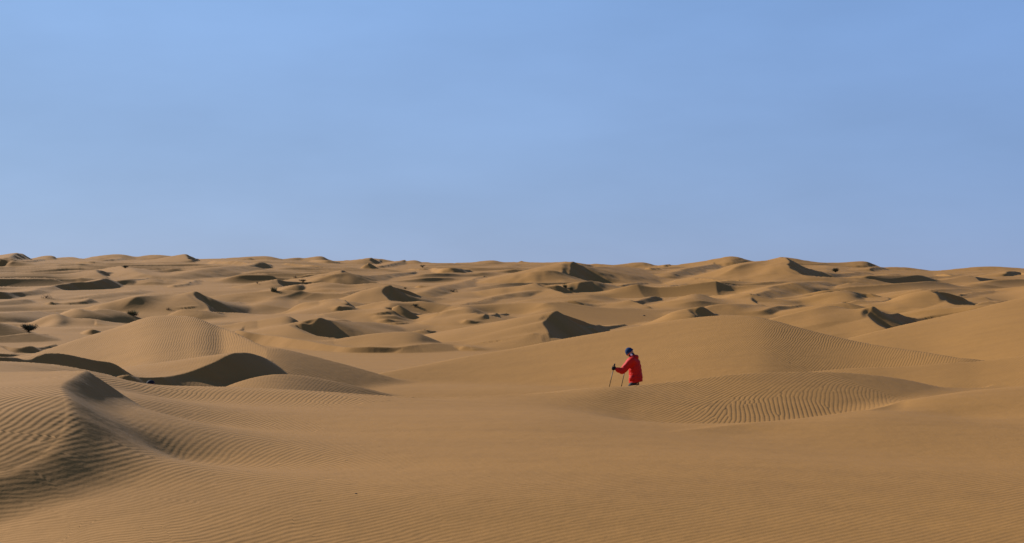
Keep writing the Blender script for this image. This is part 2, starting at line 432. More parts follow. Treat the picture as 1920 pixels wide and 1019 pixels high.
 (B, [(55,665,-50.0),(110,647.5,-51.6),(150,634,-52.8),(190,622.6,-54.0),(240,607.5,-54.3),(267,598,-54.5),(295,592.4,-54.7),(343,591.7,-55.0),(370,593,-54.4),(392,600,-54.0),(418,613.7,-51.6),(436,620,-50.0),(453,629,-48.4),(476,640,-46.2),(500,652,-44.0)], {'w':6,'c':16,'l':22,'raw':1,'win':24,'sm':12,'end':0.3}),
 (S, [(492,655,664),(507,660,674),(501,669,681),(515,677,686),(545,688,696),(584,701,704)], {}),
 (S, [(524,690,-42),(508,679,-40.8),(495,671,-39.8),(484.6,667,-39.2),(467,662.3,-38.3),(450,661.5,-37.6),(436,663,-37),(423,668,-36.6),(405,677.6,-36),(384,686.5,-35.5),(350,699,-34.6),(322,705,-33.6),(302,707,-33),(255,706.4,-31.4),(240,703,-31)], {'w':5,'win':9,'near':1,'sm':10}),
 (S, [(285,722,-32.5),(253,706.5,-32.3),(225,688.5,-32),(214,682.4,-31.8),(179,676,-31.3),(151,670,-30.8),(124,664.5,-30.3),(99,662.3,-29.9),(82,664,-29.6),(69,669,-29.3),(59,674,-29),(45,674,-28.8),(25,670,-28.4),(12,670.3,-28.1),(-20,668,-27.5)], {'w':7,'win':7,'near':1,'sm':10}),
 (B, [(1500,699,706),(1550,694.5,707),(1600,690.5,708),(1660,689,709),(1700,687.5,710),(1777,681,711),(1825,679,712),(1866,674.5,714),(1920,667,716),(1990,655,718)], {'w':6,'l':12,'c':5,'d':38}),
 (B, [(400,736,-33),(435,720,-33.5),(480,706,-34.5),(530,699,-36),(590,708,-37),(640,718,-37.5),(700,732,-38),(760,748,-39),(830,765,-40)], {'w':4,'l':9,'raw':1,'win':14,'c':14,'sm':10,'smy':4}),
 # --- near ridges
 (S, [(1950,752,-36,4),(1885,742,-34.5,5),(1838,731.5,-33,6),(1763,725.5,-32,8),(1689,710.5,-31,9),(1596,699.5,-30.5,9),(1503,697.5,-30,8),(1391,701,-29,7),(1280,714,-28,6),(1205,721.5,-27.3,5),(1160,726,-27,5),(1105,734,-26.5,5),
      (1042,737.5,-26,5),(945,741,-25.8,5),(807,745,-25.5,6),(696,740.5,-25,6),(640,736.7,-24.8,6),(560,732,-24.6,7),(450,727,-24.5,7),(340,725.5,-24.4,7),(275,724,-24.2,8),(260,721,-24,9),(206,703.7,-23.5,10),(163,694.7,-23,10),
      (117,686,-22.7,9),(60,681,-22.5,8),(0,678.5,-22.3,7),(-60,677,-22,7),(-150,676,-22,7)], {'w':19,'c':5,'kl':5,'k':5,'win':9,'near':1,'klx':(1180,5,1330,26),'sm':12}),
 (B, [(1200,832.5,-17.2),(1290,810.5,-18),(1391,800.5,-19),(1540,785.5,-20.5),(1615,772.5,-22),(1689,756.0,-24.5),(1763,746.5,-27),(1838,737.5,-30),(1900,731.5,-32.5),(1980,724.5,-35)], {'w':2,'l':11,'c':8,'k':10,'win':14,'raw':1}),
 (S, [(160,695,-15.6,38),(135,708,-14.2,38),(110,727,-12.7,36),(118,745,-11.9,36),(122,775,-11.1,32),(112,815,-10.4,29),(82,848,-9.9,27),(30,876,-9.5,26),(-50,898,-9.1,26),(-150,915,-9,26)], {'w':2.5,'c':18,'cl':22,'kl':22,'win':14,'near':1,'clv':[7,9,12,16,20,24,26,28,30,30],'rise':[0,0,.07,.14,.19,.22,.24,.25,.25,.25]}),
]


class Dune:
    def __init__(self, kind, pts, kw):
        self.kind = kind
        b = kind == B
        dl = kw.get('l', 14 if b else 33)
        Q = np.array([(p[0], p[1], math.log(-p[2] if p[2] < 0 else on_ground(p[0], p[2], kw.get('dn'))), p[3] if len(p) > 3 else dl) for p in pts], float)
        F_ = np.array([p[2] if p[2] > 0 else 0 for p in pts], float)
        if b and not kw.get('raw'):                      # broad rounded swells run across the view
            if 'd' in kw:
                dm = kw['d']
            else:
                i = int(np.argmin(Q[:, 1]))
                dm = 150.0
                for _ in range(12):
                    dm = 0.5 * dm + 0.5 * on_ground(Q[i, 0], Q[i, 1] + kw.get('h', 1.3) * F / dm)
            Q[:, 2] = math.log(dm) + 0.12 * (Q[:, 2] - Q[:, 2].mean())
        n = len(Q)
        sub = 6
        if n > 2:                                        # smooth the crest line
            out = []
            for i in range(n - 1):
                p0, p1, p2, p3 = Q[max(i - 1, 0)], Q[i], Q[i + 1], Q[min(i + 2, n - 1)]
                l01 = max(np.hypot(*(p1 - p0)[:2]), 1e-6)
                l12 = max(np.hypot(*(p2 - p1)[:2]), 1e-6)
                l23 = max(np.hypot(*(p3 - p2)[:2]), 1e-6)
                m1 = ((p2 - p1) / l12 * l01 + (p1 - p0) / l01 * l12) / (l01 + l12) * l12 if i > 0 else p2 - p1
                m2 = ((p3 - p2) / l23 * l12 + (p2 - p1) / l12 * l23) / (l12 + l23) * l12 if i < n - 2 else p2 - p1
                for t in np.arange(sub) / sub:
                    out.append(p1 * (2 * t ** 3 - 3 * t ** 2 + 1) + p2 * (3 * t ** 2 - 2 * t ** 3) + (t ** 3 - 2 * t * t + t) * m1 + (t ** 3 - t * t) * m2)
            out.append(Q[-1])
            Q = np.array(out)
            sg = kw.get('sm', 6.0 if b else 3.5)
            kx = np.arange(-45, 46)
            kr = np.exp(-0.5 * (kx / sg) ** 2)
            kr /= kr.sum()
            dd = Q[:, 2]
            ext = np.pad(dd, 45, mode='reflect', reflect_type='odd')
            Q[:, 2] = np.convolve(ext, kr, mode='valid')
            if b:
                kr = np.exp(-0.5 * (kx / kw.get('smy', 2.0)) ** 2)
                kr /= kr.sum()
                for c in (0, 1):
                    dd = Q[:, c]
                    ext = np.pad(dd, 45, mode='reflect', reflect_type='odd')
                    if len(dd) > 12:
                        Q[:, c] = np.convolve(ext, kr, mode='valid')
        d = np.exp(Q[:, 2])
        P = np.stack([(Q[:, 0] - 960) / F * d, d, -(Q[:, 1] - HOR) / F * d], 1)
        lee = Q[:, 3]
        if not b and P[:, 1].mean() > 60:                # gentle lee walls lie well below the angle of repose
            lee = np.where(lee < 30, lee * (0.72 if len(pts[0]) > 3 or any(len(p) > 3 for p in pts) else 0.88), lee)
        self.P = P
        self.AZ = np.arctan2(P[:, 0], P[:, 1])
        self.lee = np.tan(np.radians(lee))
        self.w = math.tan(math.radians(kw.get('w', 9 if b else 11)))
        d = P[:, 1].mean()
        px = d / F
        self.cw = kw.get('c', 12 if b else 5) * px
        self.end = kw.get('end', 0.22)
        cv = kw.get('clv')
        self.clv = None if cv is None else np.interp(np.linspace(0, len(cv) - 1, len(P)), np.arange(len(cv)), cv) * px
        rs = kw.get('rise')
        self.rise = None if rs is None else np.interp(np.linspace(0, len(rs) - 1, len(P)), np.arange(len(rs)), rs)
        self.klx = kw.get('klx')
        self.cl = kw.get('cl', self.cw / px if b else kw.get('c', 0.8)) * px
        self.kw_ = kw.get('k', 6 if b else 9) * px
        self.kl = kw.get('kl', kw.get('k', 6) if b else 1.2) * px
        self.d = d
        self.near = kw.get('near', 0)
        h = max(0.3, (P[:, 2] - base_far(np.hypot(P[:, 0], P[:, 1]), np.arctan2(P[:, 0], P[:, 1]))).max())
        self.R = kw.get('win', min(h / min(self.w, 0.16) * 1.25 + 1, 60))
        self.A = P[:-1, :2]
        self.D = P[1:, :2] - P[:-1, :2]
        self.L2 = (self.D ** 2).sum(1) + 1e-12
        nrm = np.stack([-self.D[:, 1], self.D[:, 0]], 1) / np.sqrt(self.L2)[:, None]
        self.N = nrm
        vn = np.zeros_like(P[:, :2])
        vn[:-1] += nrm
        vn[1:] += nrm
        self.VN = vn / (np.linalg.norm(vn, axis=1)[:, None] + 1e-9)

    def swell(self, x, y):
        az = np.arctan2(x, y)
        r = np.hypot(x, y)
        o = np.argsort(self.AZ)
        A_ = self.AZ[o]
        rc = np.interp(az, A_, np.hypot(self.P[o, 0], self.P[o, 1]))
        zc = np.interp(az, A_, self.P[o, 2])
        out = np.maximum(np.maximum(A_[0] - az, az - A_[-1]), 0) * rc
        d = r - rc
        a = sstep(-2, 2, d / self.cw)
        sl = self.w + (self.lee.mean() - self.w) * a
        h = zc - sl * (np.sqrt(d * d + self.cw ** 2) - self.cw) - self.end * (np.sqrt(out * out + (2 * self.cw) ** 2) - 2 * self.cw)
        return h, self.kw_, np.hypot(d, out)

    def height(self, x, y):
        n = len(self.A)
        best = np.full(x.shape, 1e18)
        s = np.zeros_like(x)
        zn = np.zeros_like(x)
        ln = np.zeros_like(x)
        hw = np.full(x.shape, -1e9)
        hl = np.full(x.shape, -1e9)
        e2 = (2.5 * self.d / F) ** 2
        sw = np.full(x.shape, 1e-30)
        sz = np.zeros_like(x)
        sl = np.zeros_like(x)
        sr = np.zeros_like(x)
        sc = np.zeros_like(x)
        for i in range(n):
            ax, ay = self.A[i]
            dx, dy = self.D[i]
            qx = x - ax
            qy = y - ay
            t = np.clip((qx * dx + qy * dy) / self.L2[i], 0, 1)
            ex = qx - t * dx
            ey = qy - t * dy
            d2 = ex * ex + ey * ey
            zc = self.P[i, 2] * (1 - t) + self.P[i + 1, 2] * t
            lt = self.lee[i] * (1 - t) + self.lee[i + 1] * t
            np.maximum(hw, zc - self.w * (np.sqrt(d2 + self.cw ** 2) - self.cw), out=hw)
            np.maximum(hl, zc - lt * (np.sqrt(d2 + self.cl ** 2) - self.cl), out=hl)
            if self.near:
                ww = math.sqrt(self.L2[i]) / (d2 + e2) ** 2.5
                sw += ww
                sz += ww * zc
                sl += ww * lt
                if self.rise is not None:
                    sr += ww * self.rise[i]
                if self.clv is not None:
                    sc += ww * self.clv[i]
            m = d2 < best
            if not m.any():
                continue
            tm = t[m]
            exm = ex[m]
            eym = ey[m]
            dm = np.sqrt(d2[m]) + 1e-9
            sg = np.sign(exm * self.N[i, 0] + eym * self.N[i, 1])
            e0 = tm <= 0
            e1 = tm >= 1
            pn0 = exm * self.VN[i, 0] + eym * self.VN[i, 1]
            pn1 = exm * self.VN[i + 1, 0] + eym * self.VN[i + 1, 1]
            sg = np.where(e0, np.clip(pn0 / dm, -1, 1) if i == 0 else np.sign(pn0), sg)
            sg = np.where(e1, np.clip(pn1 / dm, -1, 1) if i == n - 1 else np.sign(pn1), sg)
            best[m] = d2[m]
            s[m] = sg
            zn[m] = zc[m]
            ln[m] = lt[m]
        a = 0.5 + 0.5 * s
        a = a * a * (3 - 2 * a)
        kl = self.kl
        if self.klx:
            kl = np.interp(960 + F * x / np.maximum(y, 1), self.klx[::2], self.klx[1::2]) * self.d / F
        k = self.kw_ + (kl - self.kw_) * a
        d = np.sqrt(best)
        if self.near:
            zn = sz / sw
            ln = sl / sw
        hn = zn - self.w * (np.sqrt(d * d + self.cw ** 2) - self.cw)
        if self.rise is not None:
            hn = hn + sr / sw * 1.3 * (1 - np.exp(-d / 1.3))
        px = self.d / F
        hw = hn + (hw - hn) * (0.0 if self.near else sstep(0, 14 * px, d))
        if self.near:
            hw = hn
        if self.near == 1:
            c_ = self.cl if self.clv is None else sc / sw
            hl = zn - ln * (np.sqrt(d * d + c_ ** 2) - c_)
        return hw + (hl - hw) * a, k, d


SPEC = DUNES
DUNES = []


SWELLS_ON = False


def terrain(x, y):
    shp = x.shape
    x = x.ravel().astype(np.float64)
    y = y.ravel().astype(np.float64)
    z = base_z(x, y)
    r = np.hypot(x, y)
    wv = sstep(28, 60, r)
    wl_ = np.maximum(r * 0.022, 0.5)
    octv = np.floor(np.log2(np.maximum(r, 8) / 40))          # warp size grows with distance in steps
    amp = 0.16 * wv
    xw = x + amp * (vnoise(x / 2.1, y / 3.3, 21) + 1.6 * vnoise(x / 7, y / 9, 22)) * np.minimum(r / 90, 2.0)
    yw = y + 1.6 * amp * (vnoise(x / 2.3, y / 3.1, 23) + 1.6 * vnoise(x / 7, y / 9, 24)) * np.minimum(r / 90, 2.0)
    mask = np.ones_like(z)
    for D in DUNES:
        RM = max(D.R, 0.075 * D.d if D.d > 50 else 0)
        lo = D.P[:, :2].min(0) - RM
        hi = D.P[:, :2].max(0) + RM
        idx = np.nonzero((xw > lo[0]) & (xw < hi[0]) & (yw > lo[1]) & (yw < hi[1]))[0]
        if idx.size == 0:
            continue
        zi = z[idx]
        if D.kind == B:
            h, k, d = D.swell(xw[idx], yw[idx])
            h = h - np.maximum(d - D.R * 0.6, 0) * 0.3
        else:
            h, k, d = D.height(xw[idx], yw[idx])
            h = h - np.maximum(d - D.R * 0.6, 0) * 0.3
        if D.d > 50:
            mask[idx] *= sstep(0.010, 0.03 if D.kind == B else 0.05, d / D.d)
        q = np.maximum(k - np.abs(h - zi), 0) / k
        z[idx] = np.maximum(h, zi) + q * q * k * 0.25
    far = r > 50
    if SWELLS_ON and far.any():
        z[far] += swells(x[far], y[far], r[far]) * mask[far]
    return z.reshape(shp)


_rg = np.exp(np.linspace(math.log(38), math.log(670), 420))


def on_ground(px, yf, nom=None):
    """distance at which the sight line of a row meets the ground built so far (near its nominal distance)"""
    nom = nom or depth_of(px, yf)
    th = math.atan((px - 960) / F)
    c = math.cos(th)
    m = np.abs(np.log(_rg * c / nom)) < 0.36
    r = _rg[m]
    if r.size < 3:
        return nom
    rows = HOR - F * terrain(r * math.sin(th), r * c) / (r * c)
    e = rows - yf
    j = np.nonzero(e[:-1] * e[1:] <= 0)[0]
    if j.size == 0:
        return float(r[np.argmin(np.abs(e))] * c)
    dd = (r[j] + (r[j + 1] - r[j]) * (e[j] / (e[j] - e[j + 1] + 1e-9))) * c
    return float(dd[np.argmin(np.abs(np.log(dd / nom)))])


def _order(q):
    ys = [p[1] for p in q[1]]
    fs = [p[2] for p in q[1]]
    if min(fs) < 0 or 'd' in q[2]:
        return (0, 0)
    if q[0] == B:
        return (1, max(fs))
    h = max(f - y for y, f in zip(ys, fs)) * depth_of(q[1][0][0], max(fs)) / F
    return (2, -h)


for q_ in sorted(SPEC, key=_order):
    DUNES.append(Dune(*q_))
SWELLS_ON = True
# ------------------------------------------------------------------ terrain: one adaptive sheet
u = np.arange(-1090, 1091, 1.95)
th_front = np.arctan(u / F)
side = th_front[-1] + (math.pi - th_front[-1]) * (np.linspace(0, 1, 90)[1:] ** 1.6)
TH = np.concatenate([-side[::-1][1:], th_front, side])           # full circle, seam behind the camera
NA = len(TH)
R0 = np.concatenate([[0.05, 0.4, 0.9, 1.6], np.exp(np.linspace(math.log(2.4), math.log(24), 260)),
                     np.exp(np.linspace(math.log(24), math.log(160), 950))[1:],
                     np.exp(np.linspace(math.log(160), math.log(720), 560))[1:],
                     np.exp(np.linspace(math.log(720), math.log(9000), 40))[1:]])
GX = np.sin(TH)[:, None] * R0[None]
GY = np.cos(TH)[:, None] * R0[None]
Z0 = terrain(GX, GY)
COS = np.cos(np.clip(TH, -0.6, 0.6))[:, None]
ROW0 = HOR - F * Z0 / (R0[None] * COS)
run = np.minimum.accumulate(np.clip(ROW0, -500, 4000), axis=1)
dy = np.abs(np.diff(np.clip(ROW0, 300, 1150), axis=1))
vis = ROW0[:, 1:] <= run[:, :-1] + 0.7
wgt = dy * np.where(vis, 1.0, 0.10) + np.diff(np.log(R0))[None] * 26
ker = np.array([1, 2, 3, 4, 3, 2, 1.])
ker /= ker.sum()
pad = np.pad(wgt, ((3, 3), (0, 0)), mode='edge')
wgt = sum(ker[i] * pad[i:i + NA] for i in range(7))
pad = np.pad(wgt, ((0, 0), (3, 3)), mode='edge')
wgt = sum(ker[i] * pad[:, i:i + wgt.shape[1]] for i in range(7))
NR = 900
RR = np.zeros((NA, NR))
tgt = np.linspace(0, 1, NR)
for i in range(NA):
    c = np.concatenate([[0], np.cumsum(wgt[i])])
    RR[i] = np.interp(tgt, c / c[-1], R0)
VX = np.sin(TH)[:, None] * RR
VY = np.cos(TH)[:, None] * RR
VZ = terrain(VX, VY)
ROW = HOR - F * VZ / (RR * COS)
RUN = np.minimum.accumulate(ROW, axis=1)


def hit(px, py):
    """first ground point seen at a photo pixel -> x, y, z (camera-relative z)"""
    i = int(np.argmin(np.abs(TH - math.atan((px - 960) / F))))
    j = int(np.argmax(RUN[i] <= py)) if (RUN[i] <= py).any() else NR - 40
    return float(VX[i, j]), float(VY[i, j]), float(VZ[i, j])


def ground(x, y):
    return float(terrain(np.array([x]), np.array([y]))[0])


# ripple direction and strength, surveyed at points of the photo: column, row, stripe direction, strength
RIP = [(300, 900, 1, -.36, 1.0), (520, 800, 1, -.36, 1.0), (420, 980, 1, -.34, 1.0), (700, 980, 1, -.26, .8), (900, 950, 1, -.2, .5), (1200, 980, 1, -.2, .5), (1500, 950, 1, -.18, .5),
       (1800, 960, 1, -.18, .5), (1100, 840, 1, -.1, .15), (1400, 860, 1, -.12, .2), (1650, 830, 1, -.15, .15), (1850, 800, 1, -.15, .2), (80, 1000, 1, -.10, .9), (190, 990, 1, -.22, .9), (20, 965, 1, -.10, .8),
       (60, 790, 1, -.8, 1.3), (30, 850, 1, -.6, 1.2), (40, 740, 1, -.15, 1.2), (80, 700, 1, -.10, .9), (210, 800, 1, -.2, .2), (180, 750, 1, -.2, 0), (150, 900, 1, -.3, .55), (90, 880, 1, -.25, .5), (60, 910, 1, -.1, .6),
       (300, 765, 1, -.3, .7), (400, 740, 1, -.8, 1.0), (560, 745, 1, -.6, .9), (700, 790, 1, -.06, .7), (850, 765, 1, -.08, .6), (1000, 770, 1, -.08, .3), (1150, 770, 1, -.15, .4),
       (1500, 765, .25, 1, .95), (1420, 770, .3, 1, .85), (1600, 745, .2, 1, .85), (1380, 730, 1, -.45, 1.1), (1500, 708, 1, -.6, 1.0), (1680, 725, 1, .1, .7), (1280, 740, 1, -.3, .7),
       (300, 650, .6, -1, 1.5), (350, 620, .6, -1, 1.5), (420, 640, -.1, 1, 1.2), (250, 680, .6, -1, .7), (470, 650, .2, -1, .8), (350, 690, .5, -1, .3), (200, 650, .8, -1, .9),
       (1400, 605, 1, -.6, 1.2), (1450, 612, .5, -1, 1.1), (1560, 645, .5, -1, .95), (1620, 665, .7, -1, .9), (1280, 650, 1, -1, .9), (1330, 632, 1, -.6, 1.0), (1350, 690, 1, -.4, .2),
       (1250, 620, 1, -.4, .15), (1000, 612, .5, -1, .7), (960, 640, .4, -1, .6), (1600, 610, .5, -1, .4), (900, 690, 1, -.3, .1), (640, 690, 1, -.1, .25), (780, 640, .4, -1, .5), (1750, 772, 1, -.15, .08), (1860, 760, 1, -.15, .1), (1910, 735, 1, -.15, .1), (1300, 835, 1, -.12, .15), (1600, 800, 1, -.15, .12), (1470, 812, 1, -.15, .12), (1800, 640, 1, -.3, .1), (1850, 690, 1, -.5, .35)]
RC = []
for px, py, dx, dy_, a in RIP:
    L = 6 / math.hypot(dx, dy_)
    p0 = hit(px - dx * L, py - dy_ * L)
    p1 = hit(px + dx * L, py + dy_ * L)
    pc = hit(px, py)
    ang = math.atan2(p1[1] - p0[1], p1[0] - p0[0])
    RC.append((pc[0], pc[1], math.cos(2 * ang), math.sin(2 * ang), a))
RC = np.array(RC)
if __name__ == '__main__':
    print('ANGLES', [(q[0], q[1], round(math.degrees(0.5 * math.atan2(c[3], c[2])))) for q, c in zip(RIP, RC)])


def ripple_field(x, y):
    r = np.maximum(np.hypot(x, y), 2)
    U = x / r * 2.2
    V = np.log(r) * 1.6
    rc = np.maximum(np.hypot(RC[:, 0], RC[:, 1]), 2)
    CU = RC[:, 0] / rc * 2.2
    CV = np.log(rc) * 1.6
    sw = np.full(x.shape, 1e-6)
    c = np.zeros_like(x)
    s = np.zeros_like(x)
    a = np.zeros_like(x)
    for i in range(len(RC)):
        w = 1.0 / ((U - CU[i]) ** 2 + (V - CV[i]) ** 2 + 4e-4) ** 1.6
        sw += w
        c += w * RC[i, 2]
        s += w * RC[i, 3]
        a += w * RC[i, 4]
    ang = 0.5 * np.arctan2(s, c)
    ang = np.where(ang < math.radians(-40), ang + math.pi, ang)
    a = a / sw
    a = a * (0.75 + 0.45 * vnoise(x / 3.1, y / 3.1, 41)) * (1 - 0.8 * sstep(60, 120, r))
    return ang, a


AX = VX.ravel()
AY = VY.ravel()
r_all = np.hypot(AX, AY)
near_m = (r_all < 130) & (AY > 0)
ANG = np.zeros(AX.size)
AMP = np.full(AX.size, 0.05)
ANG[near_m], AMP[near_m] = ripple_field(AX[near_m], AY[near_m])
# slip faces are smooth avalanche slopes
gz = np.gradient(VZ, axis=1) / np.maximum(np.gradient(RR, axis=1), 1e-5)
gt = (np.gradient(VZ, axis=0) - gz * np.gradient(RR, axis=0)) / np.maximum(np.gradient(TH)[:, None] * RR, 1e-5)
steep = np.hypot(gz, gt)
AMP = AMP * (1 - sstep(0.42, 0.56, steep.ravel()))

idx = np.arange(NA * NR).reshape(NA, NR)
q = np.stack([idx[:-1, :-1], idx[1:, :-1], idx[1:, 1:], idx[:-1, 1:]], -1).reshape(-1, 4)[:, ::-1]
qs = np.stack([idx[-1, :-1], idx[0, :-1], idx[0, 1:], idx[-1, 1:]], -1)[:, ::-1]
quads = np.concatenate([q, qs]).astype(np.int32)
me = bpy.data.meshes.new('sand_dunes')
me.vertices.add(NA * NR)
co = np.stack([AX, AY, VZ.ravel() + ZC], 1).astype(np.float32)
me.vertices.foreach_set('co', co.ravel())
me.loops.add(quads.size)
me.loops.foreach_set('vertex_index', quads.ravel())
me.polygons.add(len(quads))
me.polygons.foreach_set('loop_start', np.arange(0, quads.size, 4, dtype=np.int32))
me.polygons.foreach_set('use_smooth', np.ones(len(quads), dtype=bool))
me.update(calc_edges=True)
FINE = 1 - sstep(20, 24.5, r_all + 1.5 * vnoise(AX / 3, AY / 3, 77))
for nm, arr in (('ripple_angle', ANG), ('ripple_strength', AMP), ('ripple_fineness', FINE)):
    at = me.attributes.new(nm, 'FLOAT', 'POINT')
    at.data.foreach_set('value', arr.astype(np.float32))
dunes_o = bpy.data.objects.new('sand_dunes', me)
SC.collection.objects.link(dunes_o)
dunes_o['kind'] = 'structure'
dunes_o['label'] = 'rippled golden sand dunes with dark slip faces rolling to the skyline'


class NT:
    def __init__(self, name):
        self.m = bpy.data.materials.new(name)
        self.m.use_nodes = True
        self.t = self.m.node_tree
        self.bsdf = next(n for n in self.t.nodes if n.type == 'BSDF_PRINCIPLED')
        self.out = next(n for n in self.t.nodes if n.type == 'OUTPUT_MATERIAL')

    def n(self, ty, **kw):
        nd = self.t.nodes.new(ty)
        for k, v in kw.items():
            setattr(nd, k, v)
        return nd

    def set(self, sock, v):
        if hasattr(v, 'links'):
            self.t.links.new(v, sock)
        else:
            sock.default_value = v

    def math(self, op, a, b=0.0, c=None):
        nd = self.n('ShaderNodeMath', operation=op)
        self.set(nd.inputs[0], a)
        self.set(nd.inputs[1], b)
        if c is not None:
            self.set(nd.inputs[2], c)
        return nd.outputs[0]

    def noise(self, vec, scale, detail=3.0, rough=0.5):
        nd = self.n('ShaderNodeTexNoise')
        self.set(nd.inputs['Vector'], vec)
        nd.inputs['Scale'].default_value = scale
        nd.inputs['Detail'].default_value = detail
        nd.inputs['Roughness'].default_value = rough
        return nd.outputs['Fac']

    def mix(self, f, a, b):
        nd = self.n('ShaderNodeMix', data_type='RGBA')
        self.set(nd.inputs['Factor'], f)
        self.set(nd.inputs['A'] if False else nd.inputs[6], a)
        self.set(nd.inputs[7], b)
        return nd.outputs[2]


def sand_material():
    k = NT('sand')
    tc = k.n('ShaderNodeTexCoord')
    P = tc.outputs['Object']
    amp = k.n('ShaderNodeAttribute', attribute_name='ripple_strength').outputs['Fac']
    ang = k.n('ShaderNodeAttribute', attribute_name='ripple_angle').outputs['Fac']
    gb = k.n('ShaderNodeTexGabor', gabor_type='2D')
    k.set(gb.inputs['Vector'], P)
    gb.inputs['Scale'].default_value = 0.9
    gb.inputs['Frequency'].default_value = 11.2
    gb.inputs['Anisotropy'].default_value = 1.0
    k.set(gb.inputs['Orientation'], k.math('ADD', ang, math.pi / 2))
    ph = k.math('MULTIPLY', gb.outputs['Phase'], 2 * math.pi)
    gb2 = k.n('ShaderNodeTexGabor', gabor_type='2D')
    k.set(gb2.inputs['Vector'], P)
    gb2.inputs['Scale'].default_value = 1.1
    gb2.inputs['Frequency'].default_value = 12.5
    gb2.inputs['Anisotropy'].default_value = 1.0
    k.set(gb2.inputs['Orientation'], k.math('ADD', ang, math.pi / 2))
    fin = k.n('ShaderNodeAttribute', attribute_name='ripple_fineness').outputs['Fac']
    s3 = k.math('MULTIPLY', k.math('SINE', k.math('MULTIPLY', gb2.outputs['Phase'], 2 * math.pi)), 0.78)
    s1 = k.math('SINE', ph)
    s2 = k.math('SINE', k.math('MULTIPLY_ADD', ph, 2.0, 0.9))
    rip = k.math('MULTIPLY_ADD', s2, 0.22, s1)
    rip = k.math('ADD', k.math('MULTIPLY', rip, k.math('SUBTRACT', 1.0, fin)), k.math('MULTIPLY', s3, fin))
    h = k.math('MULTIPLY', k.math('MULTIPLY', rip, amp), 0.0029)
    fine = k.noise(P, 1.9, 4, 0.6)
    grain = k.noise(P, 60.0, 2, 0.6)
    h = k.math('MULTIPLY_ADD', fine, 0.02, h)
    h = k.math('MULTIPLY_ADD', grain, 0.0012, h)
    bmp = k.n('ShaderNodeBump')
    bmp.inputs['Strength'].default_value = 1.0
    bmp.inputs['Distance'].default_value = 1.0
    k.set(bmp.inputs['Height'], h)
    k.set(k.bsdf.inputs['Normal'], bmp.outputs[0])
    big = k.noise(P, 0.06, 4, 0.6)
    spk = k.noise(P, 220.0, 2, 0.7)
    mp = k.n('ShaderNodeMapping')
    k.set(mp.inputs['Vector'], P)
    mp.inputs['Rotation'].default_value = (0, 0, 0.7)
    mp.inputs['Scale'].default_value = (0.25, 1.3, 1.0)
    streak = k.noise(mp.outputs[0], 0.9, 6, 0.65)
    c = k.mix(big, (0.2721, 0.1301, 0.0336, 1), (0.3011, 0.1470, 0.0392, 1))
    sm_ = k.n('ShaderNodeMapRange')
    k.set(sm_.inputs['Value'], streak)
    sm_.inputs['From Min'].default_value = 0.42
    sm_.inputs['From Max'].default_value = 0.72
    c = k.mix(k.math('MULTIPLY', sm_.outputs[0], 0.45), c, (0.2239, 0.1095, 0.0306, 1))
    c = k.mix(k.math('MULTIPLY', spk, 0.35), c, (0.2075, 0.0983, 0.0270, 1))
    k.set(k.bsdf.inputs['Base Color'], c)
    k.bsdf.inputs['Roughness'].default_value = 0.95
    k.bsdf.inputs['Specular IOR Level'].default_value = 0.1
    return k.m


me.materials.append(sand_material())
# ------------------------------------------------------------------ people
def plain(name, col, rough=0.8, spec=0.2, var=0.12, scale=30.0):
    k = NT(name)
    tc = k.n('ShaderNodeTexCoord')
    nz = k.noise(tc.outputs['Object'], scale, 3, 0.6)
    lo = tuple(c * (1 - var) for c in col[:3]) + (1,)
    hi = tuple(min(1, c * (1 + var)) for c in col[:3]) + (1,)
    k.set(k.bsdf.inputs['Base Color'], k.mix(nz, lo, hi))
    k.bsdf.inputs['Roughness'].default_value = rough
    k.bsdf.inputs['Specular IOR Level'].default_value = spec
    b = k.n('ShaderNodeBump')
    b.inputs['Distance'].default_value = 0.004
    b.inputs['Strength'].default_value = 0.5
    k.set(b.inputs['Height'], nz)
    k.set(k.bsdf.inputs['Normal'], b.outputs[0])
    return k.m


M_SKIN = plain('skin', (0.36, 0.19, 0.12), 0.6, 0.3)
M_RED = plain('red_nylon', (0.44, 0.011, 0.006), 0.65, 0.15, 0.10, 14.0)
M_DARK = plain('dark_trousers', (0.022, 0.020, 0.022), 0.85)
M_BLACK = plain('black_knit', (0.012, 0.012, 0.014), 0.8)
M_BLUE = plain('blue_knit', (0.006, 0.024, 0.075), 0.85, 0.15, 0.3, 60.0)
M_NAVY = plain('navy_cotton', (0.013, 0.013, 0.017), 0.85)
M_WHITE = plain('white_fleece', (0.72, 0.72, 0.72), 0.9)
M_GREY = plain('grey_cotton', (0.34, 0.34, 0.37), 0.9)
M_METAL = plain('pole_metal', (0.028, 0.026, 0.022), 0.5, 0.3)
M_EYE = plain('eye', (0.02, 0.015, 0.012), 0.2, 0.6)
M_LIP = plain('lips', (0.30, 0.10, 0.08), 0.5)


def link_mesh(name, me_, mat, parent=None, smooth=True):
    o = bpy.data.objects.new(name, me_)
    SC.collection.objects.link(o)
    if mat is not None:
        me_.materials.clear()
        me_.materials.append(mat)
    if smooth:
        me_.polygons.foreach_set('use_smooth', np.ones(len(me_.polygons), dtype=bool))
    if parent is not None:
        o.parent = parent
    return o


